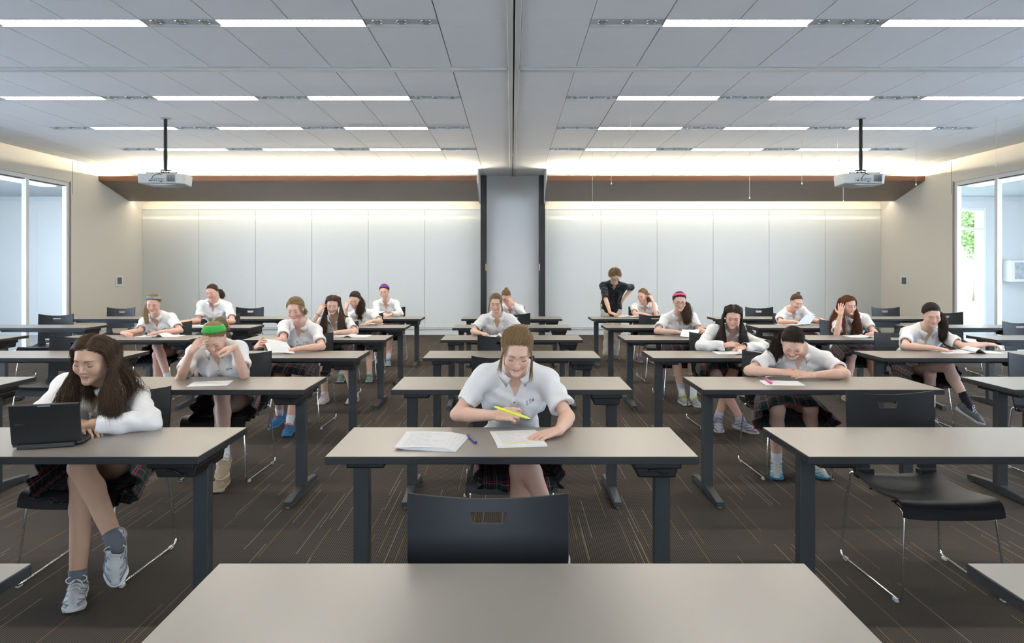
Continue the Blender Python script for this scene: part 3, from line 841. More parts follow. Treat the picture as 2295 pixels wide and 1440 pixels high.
# plaid
m_plaid = mat('plaid_wool', (.02,.02,.04), .85, spec=.2); t = NT(m_plaid)
uvn = t.n('ShaderNodeUVMap'); sp = t.n('ShaderNodeSeparateXYZ'); t.l(uvn.outputs[0], sp.inputs[0])
def stripes(c, per, ctr, w):
    fr = t.math('FRACT', t.math('DIVIDE', c, per)); return t.math('LESS_THAN', t.math('ABSOLUTE', t.math('SUBTRACT', fr, ctr)), w/per/2)
U_, V_ = sp.outputs[0], sp.outputs[1]; P_ = .064
cur = (.010,.012,.026)
c_ = t.mix(t.math('MULTIPLY', stripes(U_, P_, .5, .024), .6), cur, (.012,.030,.026)); c_ = t.mix(t.math('MULTIPLY', stripes(V_, P_, .5, .024), .6), c_, (.012,.030,.026))
for c__ in (U_, V_):
    c_ = t.mix(t.math('MULTIPLY', stripes(c__, P_, .16, .0040), .85), c_, (.30,.018,.03))
    c_ = t.mix(t.math('MULTIPLY', stripes(c__, P_, .30, .0030), .6), c_, (.25,.25,.24))
    c_ = t.mix(t.math('MULTIPLY', stripes(c__, P_, .80, .0030), .5), c_, (.05,.16,.10))
t.l(c_, t.b.inputs['Base Color'])

# ---------------------------------------------------------------- head
def head_prims(hc, R, s, hires):
    L = lambda p: hc+R@(np.array(p, float)*s)
    A = []  # (op, prim, k)
    A.append(('+', ell(L((0,.014,.030)), np.array((.073,.092,.084))*s, R), .01))
    A.append(('+', ell(L((0,-.022,-.030)), np.array((.0545,.062,.076))*s, R), .035*s))
    for q in (-1,1):
        A.append(('+', cone(L((q*.0455,.008,-.040)), L((q*.006,-.064,-.088)), .0165*s, .0130*s), .03*s))
        A.append(('+', ell(L((q*.037,-.058,-.024)), np.array((.024,.022,.026))*s, R), .025*s))
    A.append(('+', ell(L((0,-.075,-.089)), np.array((.0155,.013,.012))*s, R), .02*s))
    A.append(('+', cone(L((-.026,-.066,.026)), L((.026,-.066,.026)), .0155*s, .0155*s), .02*s))
    if hires:
        for q in (-1,1):
            A.append(('-', ell(L((q*.031,-.094,.007)), np.array((.0185,.014,.0125))*s, R), .014*s))
            A.append(('+', ell(L((q*.0315,-.0685,.005)), np.array((.0145,.0125,.0118))*s, R), .003*s))
            A.append(('+', cone(L((q*.072,.016,.012)), L((q*.070,.010,-.022)), .0105*s, .0075*s), .008*s))
            A.append(('-', ell(L((q*.080,.006,.002)), np.array((.006,.006,.012))*s, R), .005*s))
    A.append(('+', cone(L((0,-.077,.014)), L((0,-.0945,-.022)), .0062*s, .0076*s), .011*s))
    A.append(('+', ell(L((0,-.0950,-.0255)), np.array((.0088,.0092,.0078))*s, R), .006*s))
    for q in (-1,1): A.append(('+', ell(L((q*.0100,-.0885,-.0295)), np.array((.0052,.0080,.0056))*s, R), .006*s))
    if hires:
        for q in (-1,1): A.append(('-', ell(L((q*.0055,-.0905,-.0350)), np.array((.0026,.0038,.0022))*s, R), .002*s))
        A.append(('+', cone(L((-.020,-.0740,-.0550)), L((0,-.0840,-.0500)), .0028*s, .0052*s), .006*s))
        A.append(('+', cone(L((.020,-.0740,-.0550)), L((0,-.0840,-.0500)), .0028*s, .0052*s), .006*s))
        A.append(('+', cone(L((-.013,-.0765,-.0600)), L((.013,-.0765,-.0600)), .0056*s, .0056*s), .006*s))
        A.append(('-', cone(L((-.0245,-.0790,-.0580)), L((0,-.0895,-.0552)), .0010*s, .0014*s), .002*s))
        A.append(('-', cone(L((.0245,-.0790,-.0580)), L((0,-.0895,-.0552)), .0010*s, .0014*s), .002*s))
        A.append(('-', ell(L((0,-.088,-.0735)), np.array((.013,.006,.005))*s, R), .008*s))
    return A
def skull_f(hc, R, s):
    c1 = ell(hc+R@(np.array((0,.014,.030))*s), np.array((.073,.092,.084))*s, R)
    c2 = ell(hc+R@(np.array((0,-.022,-.030))*s), np.array((.0585,.064,.078))*s, R)
    return [c1, c2]
def g01(x): return np.clip(x, 0, 1)
def sstep(a, b, x): t_ = g01((x-a)/(b-a)); return t_*t_*(3-2*t_)
def paint_skin(V, hc, R, s, tone, lip, brow, blush=.36):
    q = ((V-hc)@R)/s; col = np.tile(np.array(tone, float), (len(V),1))
    near = (np.abs(q[:,0])<.09)&(q[:,1]<.0)&(np.abs(q[:,2])<.13)
    x, y, z = np.abs(q[:,0]), q[:,1], q[:,2]
    def blend(m, c, a):
        m = (m*near*a)[:,None]; return col*(1-m)+np.array(c)*m
    bl = np.exp(-(((x-.043)/.018)**2+((z+.026)/.018)**2))*(y<-.03)
    col = blend(bl, (tone[0]*1.05, tone[1]*.66, tone[2]*.62), blush)
    nz = np.exp(-((x/.012)**2+((z+.026)/.014)**2))*(y<-.085); col = blend(nz, (tone[0]*1.02, tone[1]*.74, tone[2]*.70), .45)
    # lips
    up = .0505-.0016*np.cos(np.clip(x/.017,0,1)*math.pi*1.0); lowz = .0675-.009*(x/.0185)**2
    lowz = .0665-.0055*(x/.0235)**2
    lipm = sstep(0,.002,-z-(.0452+.0115*(x/.0235)**1.3+.0015*np.exp(-(x/.003)**2)))*sstep(0,.002,lowz+z)*(x<.0235)*(y<-.066)
    col = blend(lipm, lip, .85)
    crease = np.exp(-((z+.0552+.0022*(x/.0235)**2)/.0013)**2)*(x<.0235)*(y<-.066); col = blend(crease, np.array(lip)*.35, .6)
    # brows
    bz = .0260+.0040*np.sin(np.clip((x-.012)/.036,0,1)*2.6)-.0035*sstep(.036,.05,x)
    bw = .0030-.0016*sstep(.02,.05,x)
    bm = np.exp(-((z-bz)/bw)**2)*sstep(.009,.015,x)*(1-sstep(.046,.052,x))*(y<-.04); col = blend(bm, brow, .93)
    # eyelid tint
    el = np.exp(-(((x-.0315)/.014)**2+((z-.008)/.009)**2))*(y<-.06); col = blend(el, (tone[0]*.80, tone[1]*.66, tone[2]*.62), .45)
    return col
def lash_tubes(hc, R, s, openness=.0):
    m = MB()
    for q in (-1,1):
        P = []
        for a in np.linspace(-1,1,11):
            x = q*(.0315+.0148*a); z = .005-.0055*(1-a*a)-.001*(q*a*q<0)
            y = -.0685-.0130*math.sqrt(max(0,1-(a*.92)**2))*.96
            P.append(hc+R@(np.array((x,y,z))*s))
        m.tube(P, np.array([.0005]+[.0015]*9+[.0009])*s, 5)
    return m

# ---------------------------------------------------------------- hands
def hand_prims(w, d, b, ts, curl, s=.93, spread=.12, thumb=0., pinch=False):
    """w wrist, d direction to the knuckles, b back-of-hand normal, ts = +1/-1 thumb side along cross(b,d)"""
    d = nrm(d); b = np.array(b, float); b = nrm(b-d*(b@d)); t = np.cross(b, d)*ts
    A = []; Kn = []
    off = [.027,.009,-.009,-.026]; ln = [.072,.080,.074,.058]; fwd = [.083,.086,.082,.074]
    for i in range(4):
        k = w+(d*fwd[i]+t*off[i]+b*(.002-.002*abs(i-1.2)))*s; Kn.append(k)
        A.append((cone(w+t*off[i]*.55*s+d*.006*s, k, .0135*s, .0100*s), .013*s))
    A.append((cone(w+d*.03*s+t*.018*s-b*.005*s, w+d*.055*s+t*.02*s-b*.006*s, .014*s, .012*s), .012*s))
    for i in range(4):
        c = curl[i] if isinstance(curl, (list, tuple)) else curl
        c3 = c if isinstance(c, (list, tuple)) else (c*.8, c*1.1, c*.7)
        sp = (1.2-i)*spread; dd = nrm(d*math.cos(sp)+t*math.sin(sp)); a = 0; p = Kn[i]
        r = [.0088,.0080,.0073,.0064]
        if i == 3: r = [q*.88 for q in r]
        for j, fr in enumerate((.46,.30,.24)):
            a += c3[j]; v = dd*math.cos(a)-b*math.sin(a); n_ = p+v*ln[i]*fr*s
            A.append((cone(p, n_, r[j]*s, r[j+1]*s), .0035*s if j else .006*s)); p = n_
    p = w+(d*.018+t*.022-b*.004)*s; v = nrm(d*.62+t*(.75-thumb*.5)-b*(.25+thumb*.5)); q = p+v*.042*s
    A.append((cone(p, q, .0135*s, .0115*s), .012*s))
    v2 = nrm(v+d*.5-t*.15*(1+thumb*2)-b*thumb*.4); r_ = q+v2*.032*s; A.append((cone(q, r_, .0108*s, .0095*s), .005*s))
    v3 = nrm(v2+d*.25-t*.2*(1+thumb)); A.append((cone(r_, r_+v3*.024*s, .0096*s, .0075*s), .004*s))
    return A

def bend(p0, p1, hint, l1, l2):
    """elbow between p0 and p1 bent toward hint"""
    p0, p1, hint = map(lambda q: np.array(q, float), (p0, p1, hint)); v = p1-p0; D = np.linalg.norm(v)
    k = max(1., D/(l1+l2)*1.001); l1 *= k; l2 *= k; u = v/D
    a = (l1*l1-l2*l2+D*D)/(2*D); h = math.sqrt(max(l1*l1-a*a, 0)); w = hint-p0; w = w-u*(w@u)
    return p0+u*a+nrm(w)*h
# ---------------------------------------------------------------- hair
def push_out(P, prims, off, it=2):
    sh = P.shape; P = P.reshape(-1,3); off = np.broadcast_to(off, sh[:-1]).reshape(-1)
    for _ in range(it):
        for pr in prims:
            d = pr.f(P[:,0],P[:,1],P[:,2]); i = np.nonzero(d < off)[0]
            if not len(i): continue
            e = 1e-3; Q = P[i]; d0 = d[i]
            g = np.stack([pr.f(Q[:,0]+e*(k==0),Q[:,1]+e*(k==1),Q[:,2]+e*(k==2))-d0 for k in range(3)],1)
            g /= np.linalg.norm(g,axis=1)[:,None]+1e-9; P[i] = Q+g*(off[i]-d0)[:,None]
    return P.reshape(sh)
def spline(Wp, n):
    """Wp (N,k,3) -> (N,n,3) Catmull-Rom"""
    N, k, _ = Wp.shape; Q = np.concatenate([2*Wp[:,:1]-Wp[:,1:2], Wp, 2*Wp[:,-1:]-Wp[:,-2:-1]],1)
    u = np.linspace(0, k-1-1e-6, n); i = u.astype(int); t_ = (u-i)[None,:,None]
    a,b,c,d = Q[:,i],Q[:,i+1],Q[:,i+2],Q[:,i+3]
    return .5*((2*b)+(-a+c)*t_+(2*a-5*b+4*c-d)*t_**2+(-a+3*b-3*c+d)*t_**3)
def strand_mesh(P, w, th, col, rs, mb_cols):
    """P (N,m,3): flattened 4-sided strands"""
    N, m, _ = P.shape; T = np.gradient(P, axis=1); T /= np.linalg.norm(T,axis=2)[:,:,None]+1e-9
    ref = rs.normal(size=(N,1,3)); U = np.cross(T, ref); U /= np.linalg.norm(U,axis=2)[:,:,None]+1e-9
    Wv = np.cross(T, U); tp = np.ones(m); tp[0] = .25; tp[-3:] = [.75,.5,.12]; 
    w = w*(.6+.8*rs.rand(N,1,1)); tp = tp[None,:,None]
    ring = np.stack([P+U*w*tp, P+Wv*th*tp, P-U*w*tp, P-Wv*th*tp], 2)   # N,m,4,3
    V = ring.reshape(-1,3); base = (np.arange(N)[:,None]*m+np.arange(m-1)[None,:])*4
    Q = []
    for k in range(4):
        l = (k+1)%4; Q.append(np.stack([base+k, base+l, base+4+l, base+4+k], 2).reshape(-1,4))
    shade = (.75+.5*rs.rand(N)**1.3)[:,None]*np.array(col)[None,:]
    shade = np.repeat(shade, m*4, 0); return V, np.concatenate(Q), shade
HL_Y = [-.1,-.078,-.062,-.045,-.02,.0,.02,.04,.12]; HL_Z = [.098,.088,.074,.052,.022,-.008,-.02,-.068,-.075]
def scalp_roots(N, rs, lift=0.):
    out = []
    while sum(map(len, out)) < N:
        v = rs.normal(size=(N*3,3)); v /= np.linalg.norm(v,axis=1)[:,None]
        q = v*np.array((.073,.092,.084))+np.array((0,.014,.030))
        ok = q[:,2] > np.interp(q[:,1], HL_Y, HL_Z)+lift*(q[:,1]<0)+.006*rs.rand(len(q))**2; out.append(q[ok])
    return np.concatenate(out)[:N]
def build_hair(sp, hc, R, s, coll, rs, lod):
    L = lambda q: hc+(np.asarray(q, float)*s)@R.T
    st = sp['style']; col = sp['col']; N = int(sp.get('n', 900)*lod*3.6); m = 13
    q = scalp_roots(N, rs, sp.get('lift', 0)); N = len(q); sk = skull_f(hc, R, s)
    wd = sp.get('w', .0010)/math.sqrt(max(lod, .15))*1.1
    Vs, Qs, Cs = [], [], []; nv = 0
    def emit(P, w=wd, th=None, c=col):
        nonlocal nv
        V, Q, S_ = strand_mesh(P, w, th or w*.55, c, rs, None); Vs.append(V); Qs.append(Q+nv); Cs.append(S_); nv += len(V)
    # close cap over the scalp
    a = np.linspace(0, 2*math.pi, 41)[:-1]; b = np.linspace(-.95, math.pi/2, 26)
    cp = np.stack([np.outer(np.cos(b), np.cos(a)), np.outer(np.cos(b), np.sin(a)), np.outer(np.sin(b), np.ones(40))], 2)
    cp = cp*np.array((.0733,.0923,.0843))+np.array((0,.014,.030)); okc = cp[:,:,2] > np.interp(cp[:,:,1], HL_Y, HL_Z)+.008+sp.get('lift',0)*(cp[:,:,1]<0)
    Q = []
    for i in range(25):
        for k in range(40):
            l = (k+1)%40
            if okc[i,k] and okc[i,l] and okc[i+1,k] and okc[i+1,l]: Q.append((i*40+k,i*40+l,(i+1)*40+l,(i+1)*40+k))
    Vs.append(L(cp.reshape(-1,3))); Qs.append(np.array(Q)); Cs.append(np.tile(np.array(col)*.7, (26*40,1))); nv += 26*40
    vol = max(sp.get('vol', .010), .0085)
    off = (.002+vol*rs.rand(N)**.7)*s
    if st in ('tail', 'bun', 'updo'):
        K = np.array(sp['knot'], float)
        nq = 7; tt = np.linspace(0,1,nq)[None,:,None]
        part = q[:,None,:]*(1-tt)+K*tt
        part[:,:,2] += np.sin(tt[:,:,0]*math.pi)*.012
        P = L(part.reshape(-1,3)).reshape(N,nq,3)
        P[:,:-1] = push_out(P[:,:-1].copy(), sk, (off[:,None]*np.array([-.1,.45,.8,1,1,1])[None,:nq-1]))
        P[:,-1] += rs.normal(size=(N,3))*.004
        if st == 'tail':
            T = bez(np.array(sp['tail'], float), 5) if not sp.get('world') else bez(np.array(sp['tail'], float), 5)
            TP = T if sp.get('world') else L(T)
            TP = np.vstack([L(K)[None], TP]); n = len(TP)
            o = rs.normal(size=(N,1,3))*np.interp(np.linspace(0,1,n), [0,.15,.5,.85,1], np.array([.18,.8,1.,.9,.5]))[None,:,None]*sp.get('tr', .016)*s
            wv = np.sin(np.linspace(0, sp.get('waves',2)*6.28, n)[None,:]+rs.rand(N,1)*1.5)[:,:,None]*rs.normal(size=(N,1,3))*sp.get('wave', .003)
            ln_ = .7+.3*rs.rand(N)
            TT = TP[None]+o+wv
            # random ending
            idx = np.clip(np.linspace(0,1,n)[None,:]*ln_[:,None]*(n-1), 0, n-1-1e-6); i0 = idx.astype(int); f_ = (idx-i0)[:,:,None]
            ar = np.arange(N)[:,None]; TT = TT[ar,i0]*(1-f_)+TT[ar,np.minimum(i0+1,n-1)]*f_
            TT = push_out(TT, coll, .003)
            emit(P); emit(TT)
        else:
            emit(P)
            # bun: coiled loops about the knot
            nb = max(60, int(N*.22)); r0 = sp.get('bun', .026)*s; Kc = L(np.array(sp.get('bunc', K))); ax = nrm(R@np.array(sp.get('bax', (0,.5,1)), float))
            e1 = nrm(np.cross(ax, (1,0,.2))); e2 = np.cross(ax, e1); ang = rs.rand(nb)*6.28; ln_ = 2.2+3*rs.rand(nb)
            u = np.linspace(0,1,m)[None,:]; A_ = ang[:,None]+ln_[:,None]*u; ph = rs.rand(nb)[:,None]*6.28+2*u; rr = r0*(.55+.2*rs.rand(nb))[:,None]
            tr_ = r0*.5*np.cos(ph); th_ = r0*.55*np.sin(ph)
            B = Kc+((rr+tr_)*np.cos(A_))[:,:,None]*e1+((rr+tr_)*np.sin(A_))[:,:,None]*e2+(th_)[:,:,None]*ax
            emit(B)
            if st == 'updo' or sp.get('wisps'):
                nw = int(60*lod)+14; u = rs.rand(nw)*6.28; p0 = np.stack([.07*np.cos(u), .02+.06*np.sin(u), .07+.03*rs.rand(nw)],1)
                dr = np.stack([np.cos(u)*.5+rs.normal(size=nw)*.4, np.sin(u)*.4+rs.normal(size=nw)*.4, .35+.3*rs.rand(nw)],1)
                WP = np.stack([p0, p0+dr*.03, p0+dr*.05+np.array([0,0,-.01])],1); emit(spline(L(WP.reshape(-1,3)).reshape(nw,3,3),m), wd*.4)
        for sd, x0, ln_ in sp.get('locks', []):   # loose locks by the face
            nl = int(46*lod)+10
            u = rs.rand(nl)
            W0 = np.stack([sd*(.050+.018*u), -.055+.045*u, .062-.01*u],1); W1 = np.stack([sd*(.071+.008*rs.rand(nl)), -.052+.03*u, .01+0*u],1)
            W2 = np.stack([sd*(.074+.012*rs.rand(nl)), -.05+.03*rs.rand(nl), -.05*ln_+0*u],1); W3 = np.stack([sd*(.070+.03*rs.rand(nl)), -.055+.05*rs.rand(nl), -.12*ln_-.04*rs.rand(nl)],1)
            P = spline(L(np.stack([W0,W1,W2,W3],1).reshape(-1,3)).reshape(nl,4,3), m); emit(push_out(P, sk+coll, .004), wd*.7)
    elif st == 'long':
        pt = sp.get('part', 0.); ln_ = sp.get('len', .33); sgn = np.where(q[:,0] > pt+rs.normal(size=N)*.003, 1., -1.)
        side = sp.get('side', 0)  # +1/-1: all hair swept over that shoulder
        frn = g01((-q[:,1]+.05)/.12)
        bk = rs.rand(N)
        W1 = np.stack([sgn*(.060+.02*bk), q[:,1]*.8+.012, .045+q[:,2]*.25], 1)
        W2 = np.stack([sgn*(.083+.008*bk), -.030+.11*(1-frn)+.01*rs.normal(size=N), -.01+0*bk],1)
        back = np.where(rs.rand(N) < sp.get('back', .4)*(1-frn*.7), 1., 0.)
        tw = sgn if not side else np.full(N, float(side))
        fx = np.where(sgn<0, sp.get('fl', .085), sp.get('fr', .085))
        W3 = np.stack([sgn*(.080+.022*bk), -.020+.095*back+.02*rs.normal(size=N)*1., -.085+0*bk],1)
        P0 = np.stack([L(q), L(W1), L(W2), L(W3)],1)
        # below the chin: hang in world space, in front of or behind the shoulder
        Wf = L(np.array((0,0,0.)))[None]; z0 = P0[:,3,2]
        fdir = R@np.array((0,-1,0.)); fdir = nrm(np.array((fdir[0],fdir[1],0))); rdir = np.array((-fdir[1],fdir[0],0.))*1.; 
        c0 = P0[:,3]; o1 = c0+fdir*(np.where(back>0,-.05,.022)+.010*rs.normal(size=N))[:,None]+rdir*(tw*.012+.014*rs.normal(size=N))[:,None]; o1[:,2] = z0-ln_*.42
        o2 = o1+fdir*np.where(back>0,-.015,.008)[:,None]+rdir*(tw*.008+.010*rs.normal(size=N))[:,None]; o2[:,2] = z0-ln_*(.8+.25*rs.rand(N))
        WP = np.concatenate([P0, o1[:,None], o2[:,None]],1); mm = 20
        P = spline(WP, mm); wa = sp.get('wave', .004)
        u = np.linspace(0,1,mm)[None,:]; amp = sstep(.35,1,u)*wa; cl_ = rs.randint(0, 40, N); pr_ = np.random.RandomState(5).rand(41)*6.28
        P += (np.sin(u*sp.get('waves',3)*6.28+pr_[cl_][:,None])*amp)[:,:,None]*rdir+(np.cos(u*sp.get('waves',3)*6.28+pr_[cl_][:,None]*1.7)*amp)[:,:,None]*fdir
        P = push_out(P, sk, off[:,None]*np.interp(np.arange(mm),[0,1,3],[-.1,.5,1])[None]); P[:,7:] = push_out(P[:,7:].copy(), coll, .006+.012*rs.rand(N)[:,None]); emit(P)
    elif st == 'short':
        tg = q.copy(); tg = tg*1.0; d_ = nrm(np.array((.35,.1,.2)))
        W1 = q*1.09+np.stack([.012*np.sign(q[:,0])+.006*rs.normal(size=N), .004+.008*rs.normal(size=N), .014+.008*rs.rand(N)],1)
        W2 = q*1.12+np.stack([.020*np.sign(q[:,0])+.010*rs.normal(size=N), -.004+.014*rs.normal(size=N), -.008+.014*rs.normal(size=N)],1)
        P = spline(L(np.stack([q,W1,W2],1).reshape(-1,3)).reshape(N,3,3), 9); emit(push_out(P, sk, .003))
    V = np.concatenate(Vs); Q = np.concatenate(Qs); Cc = np.concatenate(Cs)
    return np_mesh('hair', V, Q, Cc)
def headband_mesh(hc, R, s, w, tilt, front_z):
    """band around the skull"""
    a = np.linspace(0, 2*math.pi, 49)[:-1]; rows = []
    vv = np.linspace(-1,1,6)
    G = np.zeros((6,48,3)); ax = rot(0, tilt)
    for i, v in enumerate(vv):
        zc = front_z
        c = np.array((0,.014,.030)); 
        for k, t_ in enumerate(a):
            d = np.array((math.sin(t_), -math.cos(t_), 0.)); h = v*w/2
            nrm_ = np.array((0, math.sin(tilt), math.cos(tilt)))
            f = np.array((0,-math.cos(tilt), math.sin(tilt))); r_ = np.array((1.,0,0))
            p = c+nrm_*(front_z+h)+(r_*math.sin(t_)+f*math.cos(t_))*.16
            # pull in to the ellipsoid inflated
            lo, hi = 0., 1.
            o = c+nrm_*(front_z+h); E = np.array((.073,.092,.084))+.0125+.0015*math.cos(v*9)
            for _ in range(18):
                mid = (lo+hi)/2; x = (o+(p-o)*mid-c)/E
                if x@x > 1: hi = mid
                else: lo = mid
            G[i,k] = hc+R@((o+(p-o)*lo)*s)
    return G
# ---------------------------------------------------------------- shoes
def make_shoe_meshes():
    F = Field([], (-.07,-.22,-.10), (.07,.09,.06), .0028, .0028)
    # upper
    F.add(cone((0,.03,-.045),(0,-.10,-.052),.036,.036), .02); F.add(cone((0,-.10,-.056),(.002,-.150,-.062),.036,.024), .02)
    F.add(cone((0,.035,-.05),(0,.028,-.005),.034,.036), .02); F.add(cone((0,.0,-.02),(0,-.08,-.045),.032,.026), .02)
    F.sub(ell((0,.010,.030),(.029,.036,.036)), .006)
    F.warp(lambda D,x,y,z: np.maximum(D, -(z+.073)))
    V, Q = F.mesh(); col = np.tile((1.,1,1), (len(V),1)); x,y,z = V.T
    up = np_mesh('sneaker', V, Q)
    F = Field([], (-.07,-.22,-.10), (.07,.09,.0), .003, .003)
    F.add(cone((0,.035,-.06),(0,-.03,-.06),.041,.037), .02); F.add(cone((0,-.03,-.06),(.003,-.12,-.06),.037,.044), .02); F.add(cone((.003,-.12,-.06),(.003,-.146,-.058),.044,.030), .02)
    F.warp(lambda D,x,y,z: np.maximum(np.maximum(D, z+.062-.012*np.clip((y)/.06,0,1)-.006*np.clip((-y-.12)/.04,0,1)), -(z+.085-.014*np.clip((-y-.13)/.04,0,1))))
    V, Q = F.mesh(); so = np_mesh('sole', V, Q)
    m = MB()
    for k in range(5):
        y0 = -.035-.017*k; z0 = .013-.0100*k
        m.tube(bez([(-.022,y0-.003,z0-.009),(-.010,y0,z0+.002),(.010,y0-.004,z0+.002),(.022,y0-.006,z0-.009)],3), .0024, 5)
    for sx in (-1,1):
        m.tube(bez([(0,-.028,.012),(sx*.022,-.022,.026),(sx*.040,-.030,.018),(sx*.030,-.040,.006),(sx*.006,-.032,.010)],5), .0022, 5)
        m.tube(bez([(0,-.028,.010),(sx*.020,-.040,.004),(sx*.034,-.055,-.016)],5), .0022, 5)
    la = m.mesh('laces')
    m = MB()
    for sx in (-1,1):
        m.tube(bez([(sx*.0345,.03,-.03),(sx*.036,-.02,-.045),(sx*.036,-.06,-.03),(sx*.027,-.075,-.026)],5), .004, 6, flat=.5)
        m.tube(bez([(sx*.036,.045,-.05),(sx*.037,.0,-.02),(sx*.030,-.03,-.002)],5), .004, 6, flat=.5)
        m.tube(bez([(sx*.039,-.06,-.058),(sx*.040,-.10,-.050),(sx*.020,-.146,-.047),(0,-.158,-.045)],5), .005, 6, flat=.6)
    tr = m.mesh('trim')
    return up, so, la, tr
SHOE = make_shoe_meshes()
def shoe(parent, ankle, toe_dir, colors, up=(0,0,1), name='sneaker'):
    """colors: upper, sole, laces, trim"""
    f = -nrm(toe_dir); u = np.array(up, float); u = nrm(u-f*(u@f)); r = np.cross(f, u)
    M = np.eye(4); M[:3,0] = r; M[:3,1] = f; M[:3,2] = u; M[:3,3] = ankle
    inv = np.linalg.inv(np.array(parent.matrix_basis)) if False else np.eye(4)
    loc = np.array(parent['_o']); M[:3,3] -= loc; o = None
    pm = 'upper_%d_%d_%d_%d' % (*(int(v*99) for v in colors[0]), int(colors[3][2]*99))
    if pm not in MATS:
        um = mat(pm, colors[0], .6); t = NT(um); tc = t.n('ShaderNodeTexCoord'); sp = t.n('ShaderNodeSeparateXYZ'); t.l(tc.outputs['Object'], sp.inputs[0])
        q = t.math('ADD', t.math('MULTIPLY', sp.outputs[1], .8), t.math('MULTIPLY', sp.outputs[2], 1.5))
        a_ = t.math('LESS_THAN', t.math('FRACT', t.math('DIVIDE', q, .041)), .30); b_ = t.math('GREATER_THAN', t.math('ABSOLUTE', sp.outputs[0]), .019)
        h_ = t.math('GREATER_THAN', sp.outputs[1], .045); m_ = t.math('MAXIMUM', t.math('MULTIPLY', a_, b_), h_)
        vz = t.n('ShaderNodeTexVoronoi', Scale=420.); t.l(tc.outputs['Object'], vz.inputs['Vector'])
        base_ = t.mix(t.math('MULTIPLY', vz.outputs['Distance'], .5), colors[0], tuple(v*.55 for v in colors[0]))
        t.l(t.mix(t.math('MULTIPLY', m_, .75), base_, colors[3]), t.b.inputs['Base Color'])
    for me, c, nm in zip(SHOE, colors, (name,'sole','laces','overlay')):
        if c is None: continue
        md = me.copy(); ob = bpy.data.objects.new(nm, md); C.objects.link(ob); md.materials.append(MATS[pm] if o is None else mat('shoe_%d_%d_%d' % tuple(int(v*99) for v in c), c, .6))
        md.polygons.foreach_set('use_smooth', np.ones(len(md.polygons), bool))
        if o is None: ob.parent = parent; ob.matrix_basis = Matrix(M.tolist()); o = ob
        else: ob.parent = o
    return o

def part(name, me, m, P, o0, smooth=True):
    """mesh in world coordinates -> child of P whose origin is o0"""
    n = len(me.vertices); co = np.zeros(n*3, f32); me.vertices.foreach_get('co', co)
    co = co.reshape(-1,3)-np.array(o0, f32); me.vertices.foreach_set('co', co.ravel()); me.update()
    if smooth: me.polygons.foreach_set('use_smooth', np.ones(len(me.polygons), bool))
    o = bpy.data.objects.new(name, me); C.objects.link(o); me.materials.append(m); o.parent = P; return o

